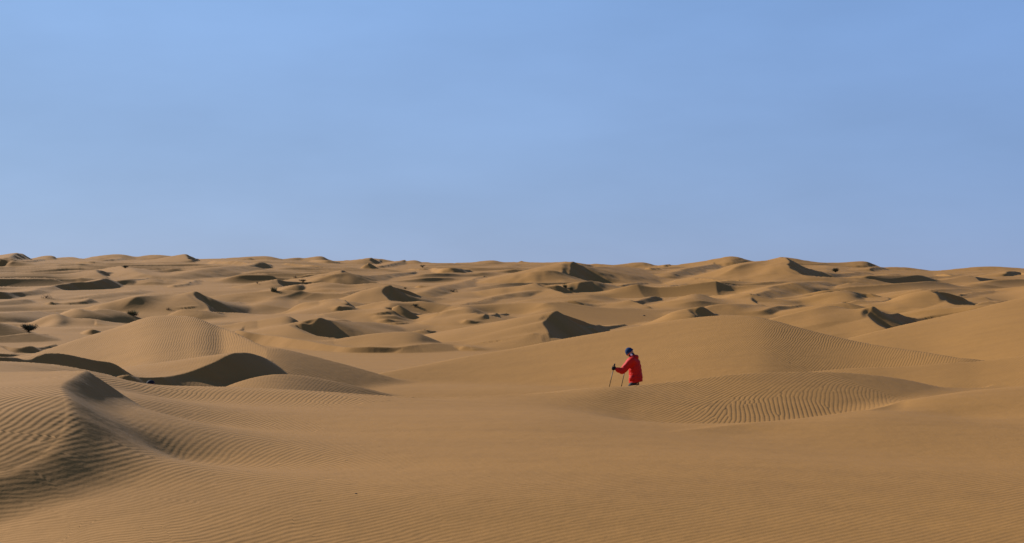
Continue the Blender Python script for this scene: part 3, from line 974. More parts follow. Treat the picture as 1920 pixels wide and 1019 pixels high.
def skin_mesh(chains, radii, sub=1):
    """tapered limbs along chains of joints {name: (co, radius or (side radius, depth radius))}: closed round-ended
    pieces that overlap at the joints and are fused into one surface afterwards"""
    bm = bmesh.new()
    seg, cap = 20, 5
    for c in chains:
        for a_, b_ in zip(c[:-1], c[1:]):
            p0, p1 = Vector(radii[a_][0]), Vector(radii[b_][0])
            r0, r1 = radii[a_][1], radii[b_][1]
            r0 = r0 if isinstance(r0, tuple) else (r0, r0)
            r1 = r1 if isinstance(r1, tuple) else (r1, r1)
            ax = p1 - p0
            L = ax.length
            ax = ax / L if L > 1e-6 else Vector((0, 0, 1))
            side = Vector((0, 1, 0))
            if abs(ax.dot(side)) > 0.8:
                side = Vector((0, 0, 1)) if abs(ax.z) < 0.8 else Vector((1, 0, 0))
            side = (side - ax * side.dot(ax)).normalized()
            dep = ax.cross(side)
            rows = []
            m0, m1 = min(r0), min(r1)
            for i in range(cap):
                t = -math.pi / 2 + (i + 0.5) / cap * math.pi / 2
                rows.append((p0 + ax * (math.sin(t) * m0), (r0[0] * math.cos(t), r0[1] * math.cos(t))))
            for i in range(5):
                t = i / 4
                rows.append((p0.lerp(p1, t), (r0[0] + (r1[0] - r0[0]) * t, r0[1] + (r1[1] - r0[1]) * t)))
            for i in range(cap):
                t = (i + 0.5) / cap * math.pi / 2
                rows.append((p1 + ax * (math.sin(t) * m1), (r1[0] * math.cos(t), r1[1] * math.cos(t))))
            rings = [[bm.verts.new(p + side * (math.cos(2 * math.pi * k / seg) * r_[0]) + dep * (math.sin(2 * math.pi * k / seg) * r_[1])) for k in range(seg)] for p, r_ in rows]
            fs = []
            for i in range(len(rings) - 1):
                for k in range(seg):
                    fs.append(bm.faces.new((rings[i][k], rings[i][(k + 1) % seg], rings[i + 1][(k + 1) % seg], rings[i + 1][k])))
            fs.append(bm.faces.new(rings[0][::-1]))
            fs.append(bm.faces.new(rings[-1]))
            bmesh.ops.recalc_face_normals(bm, faces=fs)
    out = bpy.data.meshes.new('limbs')
    bm.to_mesh(out)
    bm.free()
    return out


def fuse(meshes, voxel, smooth_it=2, fold=0.0, seed=0):
    bm = bmesh.new()
    for m_ in meshes:
        bm.from_mesh(m_)
    t = bpy.data.meshes.new('tmp')
    bm.to_mesh(t)
    bm.free()
    o = bpy.data.objects.new('tmp', t)
    SC.collection.objects.link(o)
    md = o.modifiers.new('r', 'REMESH')
    md.mode = 'VOXEL'
    md.voxel_size = voxel
    s_ = o.modifiers.new('s', 'SMOOTH')
    s_.iterations = smooth_it
    s_.factor = 0.5
    dg = bpy.context.evaluated_depsgraph_get()
    dg.update()
    out = bpy.data.meshes.new_from_object(o.evaluated_get(dg))
    bpy.data.objects.remove(o)
    if fold > 0:
        n = len(out.vertices)
        c = np.zeros(n * 3)
        nn = np.zeros(n * 3)
        out.vertices.foreach_get('co', c)
        out.vertices.foreach_get('normal', nn)
        c = c.reshape(-1, 3)
        nn = nn.reshape(-1, 3)
        w = vnoise(c[:, 2] * 16 + 3 * c[:, 0] + 2.5 * vnoise(c[:, 0] * 6, c[:, 2] * 5, seed), c[:, 1] * 5, seed + 1) + 0.5 * vnoise(c[:, 0] * 22 + c[:, 2] * 14, c[:, 1] * 18 - c[:, 2] * 9, seed + 2)
        c = c + nn * (fold * w)[:, None]
        out.vertices.foreach_set('co', c.ravel())
        out.update()
    return out


def ball(center, rad, seg=20, ring=14, fn=None, rot=None):
    bm = bmesh.new()
    bmesh.ops.create_uvsphere(bm, u_segments=seg, v_segments=ring, radius=1.0)
    for v in bm.verts:
        p = Vector((v.co.x * rad[0], v.co.y * rad[1], v.co.z * rad[2]))
        if fn:
            p = fn(v.co.copy(), p)
        if rot is not None:
            p = rot @ p
        v.co = p + Vector(center)
    m_ = bpy.data.meshes.new('ball')
    bm.to_mesh(m_)
    bm.free()
    return m_


def tube(points, radii, seg=10, cap=True):
    bm = bmesh.new()
    rings = []
    n = len(points)
    pts = [Vector(p) for p in points]
    for i, p in enumerate(pts):
        t = (pts[min(i + 1, n - 1)] - pts[max(i - 1, 0)]).normalized()
        up = Vector((0, 0, 1)) if abs(t.z) < 0.9 else Vector((1, 0, 0))
        a_ = t.cross(up).normalized()
        b_ = t.cross(a_).normalized()
        rings.append([bm.verts.new(p + (a_ * math.cos(2 * math.pi * k / seg) + b_ * math.sin(2 * math.pi * k / seg)) * radii[i]) for k in range(seg)])
    for i in range(n - 1):
        for k in range(seg):
            bm.faces.new((rings[i][k], rings[i][(k + 1) % seg], rings[i + 1][(k + 1) % seg], rings[i + 1][k]))
    if cap:
        bm.faces.new(rings[0][::-1])
        bm.faces.new(rings[-1])
    bmesh.ops.recalc_face_normals(bm, faces=bm.faces)
    m_ = bpy.data.meshes.new('tube')
    bm.to_mesh(m_)
    bm.free()
    return m_


def hand_mesh(wrist, palm_dir, grip, side):
    """closed hand round a shaft: palm, four bent fingers of different length, thumb from the side of the palm"""
    w = Vector(wrist)
    g = Vector(grip)                      # shaft axis point at palm height
    ax = Vector((0.18, 0, -1)).normalized()
    f = (g - w).normalized()
    s = ax.cross(f).normalized() * side
    parts = [skin_mesh([['a', 'b', 'c']], {'a': (w, (0.030, 0.024)), 'b': (w + f * 0.045 + s * 0.012, (0.040, 0.024)), 'c': (w + f * 0.085 + s * 0.016, (0.040, 0.020))}, 1)]
    for i, L in enumerate((0.92, 1.0, 0.95, 0.78)):
        base = w + f * 0.08 + s * 0.018 - ax * (0.033 - 0.022 * i)
        k1 = base + (f * 0.036 + s * 0.004) * L
        k2 = k1 + (f * 0.010 - s * 0.034) * L
        k3 = k2 + (-f * 0.026 - s * 0.010) * L
        parts.append(skin_mesh([['a', 'b', 'c', 'd']], {'a': (base, 0.011), 'b': (k1, 0.0105), 'c': (k2, 0.0095), 'd': (k3, 0.008)}, 1))
    tb = w + f * 0.035 - ax * 0.030
    parts.append(skin_mesh([['a', 'b', 'c']], {'a': (tb, 0.014), 'b': (tb + f * 0.036 - ax * 0.014 - s * 0.010, 0.012), 'c': (tb + f * 0.066 - ax * 0.004 - s * 0.020, 0.010)}, 1))
    return parts


def head_fn(u_, p):
    # local +X is the face: flatten temples, jaw narrower, nose, brow, chin
    x, y, z = u_
    if z < 0:
        p.y *= 1 + 0.30 * z
        p.x *= 1 + 0.10 * z
    if x > 0.75 and abs(y) < 0.30:
        p.x += 0.024 * max(0, 1 - abs(z + 0.12) / 0.30) * (1 - abs(y) / 0.30)
        p.x += 0.008 * max(0, 1 - abs(z + 0.62) / 0.22)
    if x > 0.6 and 0.12 < z < 0.30:
        p.x += 0.004
    if x > 0.7 and 0.15 < abs(y) < 0.5 and -0.02 < z < 0.16:
        p.x -= 0.006
    return p


def person(loc, yaw, J, wear, label):
    """J: joint positions in the person's own frame (+X forward, +Y left, +Z up)"""
    root_loc = Vector(loc)
    hx = Vector(J['head'])
    pitch = J.get('pitch', 0.0)
    hr = Matrix.Rotation(pitch, 3, 'Y')
    head = ball(hx, (0.098, 0.076, 0.118), 32, 24, head_fn, hr)
    ears = [ball(hx + hr @ Vector((-0.012, s * 0.078, -0.012)), (0.018, 0.010, 0.030), 10, 8, None, hr) for s in (1, -1)]
    sk = {'pelvis': (J['pelvis'], (0.125, 0.095)), 'waist': (J['waist'], (0.13, 0.095)), 'chest': (J['chest'], (0.155, 0.11)), 'neckb': (J['neck'], (0.065, 0.065)),
          'neck': (hx + hr @ Vector((-0.02, 0, -0.08)), (0.055, 0.055))}
    ch = [['pelvis', 'waist', 'chest', 'neckb', 'neck']]
    for sd in ('l', 'r'):
        for k_, r_ in (('shoulder', 0.062), ('elbow', 0.044), ('wrist', 0.030), ('hip', 0.092), ('knee', 0.062), ('ankle', 0.042), ('toe', 0.036)):
            sk[k_ + sd] = (J[k_ + sd], r_)
        ch += [['chest', 'shoulder' + sd, 'elbow' + sd, 'wrist' + sd], ['pelvis', 'hip' + sd, 'knee' + sd, 'ankle' + sd, 'toe' + sd]]
    hands = hand_mesh(J['wristl'], None, J['gripl'], 1) + hand_mesh(J['wristr'], None, J['gripr'], -1)
    body = link_mesh('person', fuse([skin_mesh(ch, sk, 1), head] + ears + hands, 0.007, 2), M_SKIN)
    body.location = root_loc
    body.rotation_euler = (0, 0, yaw)
    body['label'] = label
    body['category'] = 'person'
    for s in (1, -1):
        link_mesh('eye', ball(hx + hr @ Vector((0.088, s * 0.031, 0.012)), (0.010, 0.014, 0.009), 10, 8, None, hr), M_EYE, body)
    link_mesh('mouth', ball(hx + hr @ Vector((0.092, 0, -0.062)), (0.007, 0.024, 0.007), 10, 8, None, hr), M_LIP, body)

    def off(n, d=(0, 0, 0)):
        return tuple(Vector(J[n]) + Vector(d))
    # jacket
    jk = wear['top']
    g_ = jk['bulk']
    s2 = {'chest': (J['chest'], (0.185 + g_, 0.150 + g_)), 'waist': (J['waist'], (0.175 + g_, 0.150 + g_)), 'hip': (off('pelvis', (0, 0, 0.0)), (0.178 + g_, 0.160 + g_)),
          'hem': (off('pelvis', (-0.01, 0, -jk['hem'] - 0.10)), (0.172 + g_, 0.172 + g_)), 'collar': (off('neck', (0.0, 0, 0.0)), (0.082 + g_ * 0.5, 0.085 + g_ * 0.5)), 'collar2': (off('neck', (0.02, 0, 0.035)), (0.070 + g_ * 0.5, 0.070 + g_ * 0.5))}
    c2 = [['chest', 'waist', 'hip', 'hem'], ['chest', 'collar', 'collar2']]
    for sd in ('l', 'r'):
        s2['sh' + sd] = (J['shoulder' + sd], 0.088 + g_)
        e_ = Vector(J['elbow' + sd])
        w_ = Vector(J['wrist' + sd])
        s2['mid' + sd] = (tuple((Vector(J['shoulder' + sd]) + e_) * 0.5), 0.078 + g_ * 0.9)
        s2['el' + sd] = (tuple(e_), 0.068 + g_ * 0.8)
        if jk.get('sleeve', 'long') == 'long':
            s2['cuff' + sd] = (tuple(w_ + (e_ - w_) * 0.06), 0.050 + g_ * 0.5)
            c2.append(['chest', 'sh' + sd, 'mid' + sd, 'el' + sd, 'cuff' + sd])
        else:
            c2.append(['chest', 'sh' + sd, 'mid' + sd, 'el' + sd])
    extra = []
    if jk.get('hood'):
        extra.append(ball(Vector(J['neck']) + Vector((-0.075, 0, 0.015)), (0.085, 0.125, 0.065), 18, 12))
    jm = fuse([skin_mesh(c2, s2, 2)] + extra, 0.012, 8, 0.009, jk.get('seed', 5))
    bm = bmesh.new()
    bm.from_mesh(jm)
    cut = bmesh.ops.bisect_plane(bm, geom=bm.verts[:] + bm.edges[:] + bm.faces[:], plane_co=Vector(J['pelvis']) + Vector((0, 0, -jk['hem'])), plane_no=(-0.14, 0, -1), clear_outer=True)
    rim = [e for e in cut['geom_cut'] if isinstance(e, bmesh.types.BMEdge)]
    ex = bmesh.ops.extrude_edge_only(bm, edges=rim)                      # turned-in hem
    ctr = Vector(J['pelvis'])
    for v in [g__ for g__ in ex['geom'] if isinstance(g__, bmesh.types.BMVert)]:
        v.co.x = ctr.x + (v.co.x - ctr.x) * 0.9
        v.co.y = ctr.y + (v.co.y - ctr.y) * 0.9
        v.co.z += 0.03
    bm.to_mesh(jm)
    bm.free()
    jo = link_mesh(jk['name'], jm, jk['mat'], body)
    if jk.get('pocket'):
        for sd in (1, -1):
            p0 = Vector(J['pelvis']) + Vector((0.085, sd * (0.165 + g_), 0.02))
            pk = bmesh.new()
            bmesh.ops.create_cube(pk, size=1.0)
            for v in pk.verts:
                v.co = Vector((v.co.x * 0.13, v.co.y * 0.02, v.co.z * 0.16)) + p0
            bmesh.ops.bevel(pk, geom=pk.edges[:], offset=0.008, segments=2, affect='EDGES')
            pm = bpy.data.meshes.new('pocket')
            pk.to_mesh(pm)
            pk.free()
            link_mesh('pocket', pm, jk['mat'], jo)
    # trousers
    s3 = {'pelvis': (J['pelvis'], (0.135, 0.115))}
    c3 = []
    for sd in ('l', 'r'):
        s3['hip' + sd] = (J['hip' + sd], 0.090)
        s3['kn' + sd] = (J['knee' + sd], 0.086)
        s3['an' + sd] = (off('ankle' + sd, (0, 0, 0.03)), 0.070)
        c3.append(['pelvis', 'hip' + sd, 'kn' + sd, 'an' + sd])
    link_mesh('trousers', fuse([skin_mesh(c3, s3, 2)], 0.013, 2, 0.007, 9), M_DARK, body)
    for sd in ('l', 'r'):
        bt = skin_mesh([['a', 'b', 'c'], ['a', 'd']], {'a': (off('ankle' + sd, (-0.01, 0, -0.02)), (0.058, 0.058)), 'b': (tuple((Vector(J['ankle' + sd]) + Vector(J['toe' + sd])) * 0.5), (0.052, 0.050)), 'c': (off('toe' + sd, (0.02, 0, 0)), (0.048, 0.038)), 'd': (off('ankle' + sd, (0, 0, 0.06)), 0.056)}, 2)
        link_mesh('boot', fuse([bt], 0.010, 2), M_BLACK, body)
        if wear.get('gloves'):
            pt = hand_mesh(J['wrist' + sd], None, J['grip' + sd], 1 if sd == 'l' else -1)
            gm = fuse(pt, 0.006, 1)
            n = len(gm.vertices)
            c = np.zeros(n * 3)
            nn = np.zeros(n * 3)
            gm.vertices.foreach_get('co', c)
            gm.vertices.foreach_get('normal', nn)
            gm.vertices.foreach_set('co', c + nn * 0.006)
            link_mesh('glove', gm, M_BLACK, body)
    # headwear
    if wear['hat'] == 'beanie':
        def bf(u_, p):
            if u_.z < -0.12:
                p.z = -0.12 * 0.118 + (u_.z + 0.12) * 0.012
            return p
        bo = link_mesh('beanie', ball(hx + hr @ Vector((-0.004, 0, 0.018)), (0.112, 0.094, 0.124), 28, 20, bf, hr), M_BLUE, body)
        link_mesh('beanie_cuff', tube_ring(hx + hr @ Vector((-0.006, 0, 0.012)), 0.108, 0.092, 0.030, 0.012, hr), M_BLUE, bo)
        nk = skin_mesh([['a', 'b', 'c']], {'a': (off('neck', (0.01, 0, 0.035)), (0.078, 0.078)), 'b': (off('neck', (0.045, 0, 0.075)), (0.077, 0.080)), 'c': (tuple(hx + hr @ Vector((0.0, 0, -0.085))), (0.072, 0.078))}, 2)
        link_mesh('neck_gaiter', fuse([nk], 0.010, 2), M_NAVY, body)
        for s in (1, -1):
            link_mesh('ear_flap', ball(hx + hr @ Vector((-0.004, s * 0.080, -0.072)), (0.030, 0.016, 0.036), 14, 10, None, hr), M_WHITE if s == 1 else M_BLUE, bo)
    else:
        def cf(u_, p):
            if u_.z < 0.0:
                p.z = u_.z * 0.01
            return p
        co_ = link_mesh('cap', ball(hx + hr @ Vector((-0.004, 0, 0.026)), (0.108, 0.090, 0.108), 28, 20, cf, hr), M_NAVY, body)
        def br(u_, p):
            p.z -= 0.020 * abs(u_.y) ** 2
            return p
        link_mesh('cap_brim', ball(hx + hr @ Vector((0.125, 0, 0.028)), (0.075, 0.075, 0.008), 20, 8, br, hr), M_NAVY, co_)
        link_mesh('hair', ball(hx + hr @ Vector((-0.030, 0, -0.030)), (0.078, 0.082, 0.072), 18, 12, None, hr), M_BLACK, body)
    return body


def tube_ring(c, rx, ry, h, t, rot):
    bm = bmesh.new()
    n = 32
    prof = [(0, -h / 2), (t * 0.8, -h / 2 + 0.004), (t, 0), (t * 0.8, h / 2 - 0.004), (0, h / 2)]
    rings = []
    for i in range(n):
        a_ = 2 * math.pi * i / n
        rings.append([bm.verts.new(Vector(c) + rot @ Vector(((rx + q[0]) * math.cos(a_), (ry + q[0]) * math.sin(a_), q[1]))) for q in prof])
    for i in range(n):
        for k in range(len(prof) - 1):
            bm.faces.new((rings[i][k], rings[(i + 1) % n][k], rings[(i + 1) % n][k + 1], rings[i][k + 1]))
    bmesh.ops.recalc_face_normals(bm, faces=bm.faces)
    m_ = bpy.data.meshes.new('ring')
    bm.to_mesh(m_)
    bm.free()
    return m_


def pole(name, top, tip, label, group):
    """trekking pole: grip, strap, upper and lower shaft, basket, tip"""
    top = Vector(top)
    tip = Vector(tip)
    d = (tip - top).normalized()
    L = (tip - top).length
    o = link_mesh(name, tube([top + d * 0.10, top + d * (L * 0.55)], [0.0095, 0.0095], 10), M_METAL)
    link_mesh('lower_shaft', tube([top + d * (L * 0.54), tip - d * 0.04], [0.0075, 0.0065], 10), M_METAL, o)
    link_mesh('grip', tube([top - d * 0.012, top, top + d * 0.03, top + d * 0.08, top + d * 0.16, top + d * 0.17], [0.012, 0.021, 0.019, 0.016, 0.018, 0.012], 14), M_BLACK, o)
    link_mesh('clamp', tube([top + d * (L * 0.53), top + d * (L * 0.57)], [0.013, 0.013], 10), M_BLACK, o)
    link_mesh('basket', tube([tip - d * 0.075, tip - d * 0.065], [0.030, 0.036], 16), M_BLACK, o)
    link_mesh('tip', tube([tip - d * 0.05, tip], [0.006, 0.002], 8), M_METAL, o)
    a_ = d.cross(Vector((0, 1, 0))).normalized()
    pts = []
    for i in range(13):
        t = 2 * math.pi * i / 12
        pts.append(top + d * (0.04 + 0.055 * (1 - math.cos(t))) + a_ * (0.045 * math.sin(t)) * (1 if i < 13 else 0))
    link_mesh('strap', tube(pts, [0.006] * 13, 6, False), M_BLACK, o)
    o['label'] = label
    o['category'] = 'trekking pole'
    o['group'] = group
    return o


# hiker in red, walking left behind the ridge
HD = 30.5
hx0 = (1193 - 960) / F * HD
hz = ground(hx0, HD)
ppm = F / HD


def hk(px, py):          # photo pixel -> forward, up in the hiker's frame
    return ((1193 - px) / ppm, -(py - HOR) / F * HD - hz)


_ls = hk(1185, 676)
_el = hk(1168, 695)
_wl = hk(1158, 692)
_hd = hk(1180.8, 661.5)
_nk = hk(1187, 671)
_pv = hk(1192, 710)
_rh = hk(1176, 692)
J = {'head': (_hd[0], 0, _hd[1]), 'pitch': 0.68, 'neck': (_nk[0], 0, _nk[1]), 'chest': (hk(1189, 684)[0], 0, hk(1189, 684)[1]), 'waist': (hk(1191.5, 698)[0], 0, hk(1191, 698)[1]), 'pelvis': (_pv[0], 0, _pv[1]),
     'shoulderl': (_ls[0], 0.185, _ls[1]), 'shoulderr': (_ls[0] - 0.03, -0.185, _ls[1]),
     'elbowl': (_el[0], 0.27, _el[1]), 'wristl': (_wl[0], 0.26, _wl[1]), 'gripl': (_wl[0] + 0.085, 0.25, _wl[1] + 0.02),
     'elbowr': (_rh[0] - 0.22, -0.28, _rh[1] - 0.02), 'wristr': (_rh[0] - 0.02, -0.29, _rh[1]), 'gripr': (_rh[0] + 0.06, -0.29, _rh[1] + 0.02),
     'hipl': (_pv[0], 0.095, _pv[1] - 0.07), 'hipr': (_pv[0], -0.095, _pv[1] - 0.07), 'kneel': (0.20, 0.10, _pv[1] * 0.52), 'kneer': (0.02, -0.10, _pv[1] * 0.50),
     'anklel': (0.16, 0.10, 0.09), 'ankler': (-0.24, -0.10, 0.12), 'toel': (0.33, 0.11, 0.045), 'toer': (-0.08, -0.11, 0.045)}
YAW = math.radians(180 - 10)
hiker = person((hx0, HD, hz + ZC), YAW, J, {'hat': 'beanie', 'gloves': True,
               'top': {'name': 'jacket', 'mat': M_RED, 'bulk': 0.026, 'hem': 0.095, 'hood': True, 'pocket': True, 'seed': 5}},
               'hiker in red jacket and blue beanie walking left with two poles')


def to_world(p):
    return Matrix.Rotation(YAW, 3, 'Z') @ Vector(p) + Vector((hx0, HD, hz + ZC))


def set_pole(grip, lean, label):
    g = to_world(grip)
    tip_xy = to_world((grip[0] + lean, grip[1] + 0.02, 0))
    tz = ground(tip_xy.x, tip_xy.y) + ZC
    tip = Vector((tip_xy.x, tip_xy.y, tz - 0.03))
    top = g + (g - tip).normalized() * 0.125
    return pole('trekking_pole', top, tip, label, "the hiker's trekking poles")


set_pole((J['gripl'][0], J['gripl'][1], J['gripl'][2]), 0.25, 'thin dark trekking pole in the near gloved hand, planted ahead of the hiker')
set_pole((J['gripr'][0], J['gripr'][1], J['gripr'][2]), 0.25, 'thin dark trekking pole half hidden behind the red jacket sleeve')

# second person, only the capped head and shoulder show over the ridge on the left
best = None
for dd in np.arange(27.5, 33.0, 0.25):
    xx = (298 - 960) / F * dd
    gz_ = ground(xx, dd)
    top_ = -(712.5 - HOR) / F * dd
    e_ = abs((top_ - gz_) - 1.42)
    if best is None or e_ < best[0]:
        best = (e_, dd, xx, gz_, top_ - gz_)
_, d2_, x2_, z2_, H2 = best
u_ = H2 - 0.135
J2 = {'head': (0.20, 0, u_), 'pitch': 0.30, 'neck': (0.10, 0, u_ - 0.15), 'chest': (0.03, 0, u_ - 0.32), 'waist': (-0.06, 0, u_ - 0.52), 'pelvis': (-0.12, 0, u_ - 0.68),
      'shoulderl': (0.06, 0.18, u_ - 0.22), 'shoulderr': (0.06, -0.18, u_ - 0.22), 'elbowl': (0.12, 0.25, u_ - 0.48), 'elbowr': (0.10, -0.25, u_ - 0.48),
      'wristl': (0.28, 0.20, u_ - 0.58), 'wristr': (0.27, -0.20, u_ - 0.60), 'gripl': (0.36, 0.18, u_ - 0.58), 'gripr': (0.35, -0.18, u_ - 0.60),
      'hipl': (-0.11, 0.095, u_ - 0.73), 'hipr': (-0.11, -0.095, u_ - 0.73)}
ph_ = J2['hipl'][2]
J2.update({'kneel': (0.12, 0.10, ph_ * 0.54), 'kneer': (0.0, -0.10, ph_ * 0.54), 'anklel': (0.05, 0.10, 0.09), 'ankler': (-0.25, -0.10, 0.10), 'toel': (0.22, 0.11, 0.04), 'toer': (-0.09, -0.11, 0.04)})
person((x2_, d2_, z2_ + ZC), math.radians(180 + 8), J2, {'hat': 'cap', 'top': {'name': 'shirt', 'mat': M_GREY, 'bulk': -0.012, 'hem': 0.03, 'seed': 15}},
       'person in dark cap and grey top, head just showing over the ridge')


# ------------------------------------------------------------------ desert plants and pebbles
M_BLADE = plain('grass_blade', (0.095, 0.100, 0.042), 0.8, 0.1, 0.35, 3.0)
M_DRY = plain('dry_blade', (0.14, 0.105, 0.055), 0.85, 0.1, 0.3, 3.0)
M_TWIG = plain('twig_bark', (0.065, 0.046, 0.030), 0.9, 0.1, 0.3, 5.0)
M_LEAF = plain('shrub_leaf', (0.058, 0.056, 0.028), 0.85, 0.1, 0.4, 3.0)


def blades(rng, w, h, n, thin, spread):
    vs, fs = [], []
    for _ in range(n):
        a_ = rng.uniform(0, 2 * math.pi)
        rr_ = w * 0.5 * math.sqrt(rng.random()) * spread
        bx, by = rr_ * math.cos(a_), rr_ * math.sin(a_)
        ln = h * rng.uniform(0.45, 1.05)
        ta = a_ + rng.uniform(-0.9, 0.9)
        lean = rng.uniform(0.10, 0.75)
        sx, sy = -math.sin(ta), math.cos(ta)
        b0 = len(vs)
        for i in range(4):
            t = i / 3
            ww = thin * (1 - t * 0.85)
            px_ = bx + math.cos(ta) * lean * ln * t * t
            py_ = by + math.sin(ta) * lean * ln * t * t
            pz_ = ln * t * (1 - 0.25 * lean * t) - 0.08 * h * (1 - t)
            vs.append((px_ - sx * ww, py_ - sy * ww, pz_))
            vs.append((px_ + sx * ww, py_ + sy * ww, pz_))
        for i in range(3):
            q_ = b0 + 2 * i
            fs.append((q_, q_ + 1, q_ + 3, q_ + 2))
    m_ = bpy.data.meshes.new('blades')
    m_.from_pydata(vs, [], fs)
    return m_


def twigs(rng, w, h, n):
    bm = bmesh.new()
    tips = []
    for _ in range(n):
        a_ = rng.uniform(0, 2 * math.pi)
        ln = h * rng.uniform(0.6, 1.05)
        out_ = w * 0.5 * rng.uniform(0.2, 1.0)
        p0 = Vector((rng.uniform(-.05, .05) * w, rng.uniform(-.05, .05) * w, -0.05 * h))
        p1 = Vector((math.cos(a_) * out_ * 0.45, math.sin(a_) * out_ * 0.45, ln * 0.6))
        p2 = Vector((math.cos(a_) * out_, math.sin(a_) * out_, ln * rng.uniform(0.75, 1.0)))
        for q0, q1, r0, r1 in ((p0, p1, 0.022, 0.014), (p1, p2, 0.014, 0.006)):
            t_ = tube([q0, q1], [r0 * h, r1 * h], 5)
            bm.from_mesh(t_)
            bpy.data.meshes.remove(t_)
        tips += [p1, p2, (p1 + p2) * 0.5]
    m_ = bpy.data.meshes.new('twigs')
    bm.to_mesh(m_)
    bm.free()
    return m_, tips


def leaves(rng, tips, sz, per):
    vs, fs = [], []
    for p in tips:
        for _ in range(per):
            c = p + Vector((rng.gauss(0, 1), rng.gauss(0, 1), rng.gauss(0, 0.7))) * sz * 1.8
            d = Vector((rng.gauss(0, 1), rng.gauss(0, 1), rng.gauss(0.4, 1))).normalized()
            e = d.cross(Vector((rng.gauss(0, 1), rng.gauss(0, 1), rng.gauss(0, 1)))).normalized()
            L_ = sz * rng.uniform(0.6, 1.3)
            b0 = len(vs)
            vs += [c - d * L_, c + e * L_ * 0.3, c + d * L_, c - e * L_ * 0.3]
            fs.append((b0, b0 + 1, b0 + 2, b0 + 3))
    m_ = bpy.data.meshes.new('leaves')
    m_.from_pydata([tuple(v) for v in vs], [], fs)
    return m_


def plant(kind, px, py, wpx, hpx, label, group, seed, dens=1.0):
    rng = random.Random(seed)
    x, y, z = hit(px, py)
    s_ = y / F
    w, h = wpx * s_, hpx * s_
    if kind == 'grass':
        o = link_mesh('grass_tuft', blades(rng, w * 0.8, h, int(150 * dens), 0.012 + 0.0004 * y * 0.2, 1.0), M_BLADE, None, False)
        link_mesh('dry_blade', blades(rng, w, h * 0.7, int(60 * dens), 0.012 + 0.0004 * y * 0.2, 1.0), M_DRY, o, False)['kind'] = 'stuff'
        cat = 'grass tuft'
    elif kind == 'twigs':
        m_, tips = twigs(rng, w, h, int(16 * dens))
        o = link_mesh('dry_shrub', m_, M_TWIG, None, False)
        link_mesh('dry_blade', blades(rng, w, h * 0.8, max(30, int(50 * dens)), 0.010 + 0.00008 * y, 1.0), M_DRY, o, False)['kind'] = 'stuff'
        cat = 'dry shrub'
    else:
        m_, tips = twigs(rng, w, h, int(26 * dens))
        o = link_mesh('desert_shrub', m_, M_TWIG, None, False)
        link_mesh('foliage', leaves(rng, tips, 0.10 * h, int(22 * dens)), M_LEAF, o, False)['kind'] = 'stuff'
        cat = 'shrub'
    o.location = (x, y, ground(x, y) + ZC)
    o['label'] = label
    o['category'] = cat
    o['group'] = group
    return o


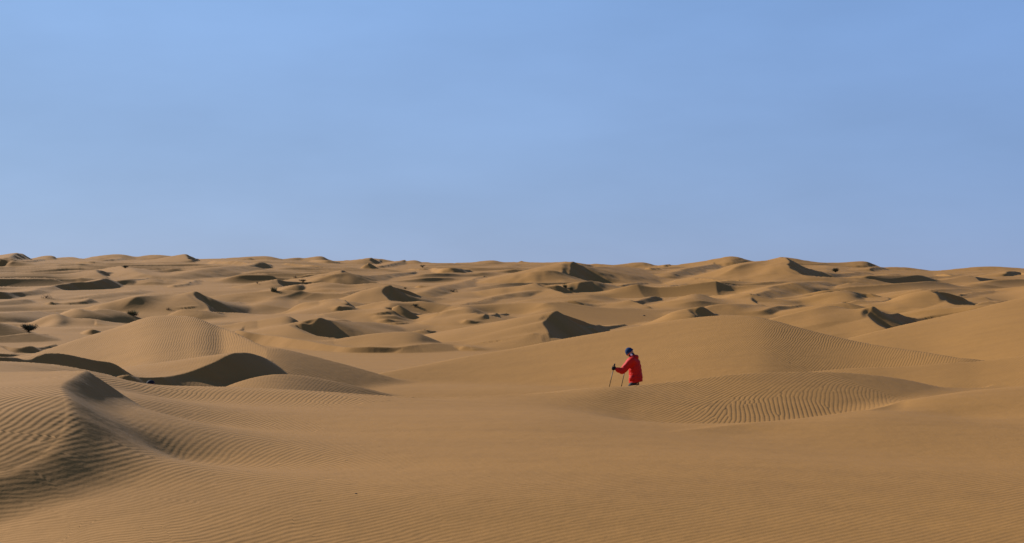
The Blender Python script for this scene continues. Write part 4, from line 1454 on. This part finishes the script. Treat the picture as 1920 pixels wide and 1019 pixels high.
GT, DS, SH = 'grass tufts on the dunes', 'dry shrubs on the dunes', 'leafy shrubs on the dunes'
PLANTS = [
 ('grass', 249, 592, 22, 11, 'green grass tuft behind the left rippled dune, largest of the tufts', GT, 1.6),
 ('twigs', 317, 581.5, 9, 6, 'small pale dry shrub on the sand above the left rippled dune', DS, 0.8),
 ('shrub', 54, 622.5, 30, 12, 'dark shrub on a pointed mound near the left edge', SH, 1.5),
 ('twigs', 86, 560, 22, 8, 'sparse dry shrub on a lit slope at the far left', DS, 0.8),
 ('grass', 513, 547, 13, 9, 'olive grass tuft beside a shaded slope left of centre', GT, 1.0),
 ('shrub', 569, 531.5, 14, 5, 'low dark green shrub in a dip left of centre', SH, 0.9),
 ('twigs', 554, 523, 9, 7, 'two bare twigs sticking up from a hump left of centre', DS, 0.35),
 ('shrub', 482, 533, 4, 4, 'tiny dark shrub alone on open sand left of centre', SH, 0.4),
 ('shrub', 791.5, 502.6, 11, 5, 'low pale shrub just below the skyline near the centre', SH, 0.6),
 ('twigs', 848, 548, 22, 7, 'dark straggling shrub in a hollow right of the centre peak', DS, 1.4),
 ('grass', 1060, 539.5, 8, 7, 'green grass tuft under the dark notched slip face', GT, 0.9),
 ('grass', 1072, 544.5, 7, 6, 'grass tuft on the small mound by the notched slip face', GT, 0.7),
 ('shrub', 1567, 511.5, 11, 7, 'dark bushy shrub near the skyline right of the sharp peak', SH, 1.2),
 ('shrub', 778, 576, 18, 5, 'low dark shrub at the foot of the centre slip face', SH, 1.0),
 ('shrub', 234, 503.5, 14, 5, 'flat dark shrub on the upper left dunes', SH, 0.9),
 ('twigs', 760, 542, 5, 5, 'faint dry shrub beside a tiny dark slip near the centre', DS, 0.5),
 ('twigs', 910, 520.5, 6, 4, 'small dry shrub on a long crest right of centre', DS, 0.6),
]
for i_, p_ in enumerate(PLANTS):
    plant(p_[0], p_[1], p_[2], p_[3], p_[4], p_[5], p_[6], 100 + i_, p_[7])

M_STONE = plain('dark_stone', (0.05, 0.04, 0.035), 0.8, 0.2, 0.4, 40.0)


def pebble(px, py, wpx, label, seed):
    rng = random.Random(seed)
    x, y, z = hit(px, py)
    r_ = wpx * 0.5 * y / F
    bm = bmesh.new()
    bmesh.ops.create_icosphere(bm, subdivisions=2, radius=1.0)
    k_ = [rng.uniform(-1, 1) for _ in range(9)]
    for v in bm.verts:
        f_ = 1 + 0.18 * math.sin(3 * v.co.x + k_[0] * 3) + 0.15 * math.sin(4 * v.co.y + k_[1] * 3) + 0.12 * math.sin(5 * v.co.z + k_[2])
        v.co = Vector((v.co.x * r_, v.co.y * r_ * 0.8, v.co.z * r_ * 0.55)) * f_
    m_ = bpy.data.meshes.new('pebble')
    bm.to_mesh(m_)
    bm.free()
    o = link_mesh('pebble', m_, M_STONE)
    o.location = (x, y, ground(x, y) + ZC + r_ * 0.25)
    o['label'] = label
    o['category'] = 'pebble'
    o['group'] = 'pebbles on the sand'


pebble(667, 927, 4, 'small dark pebble on the open foreground sand', 1)
pebble(1480, 681, 2.4, 'tiny dark pebble on the slope right of the hiker', 2)
pebble(1208, 593, 4, 'dark pebble on the sand above the hiker, far off', 3)
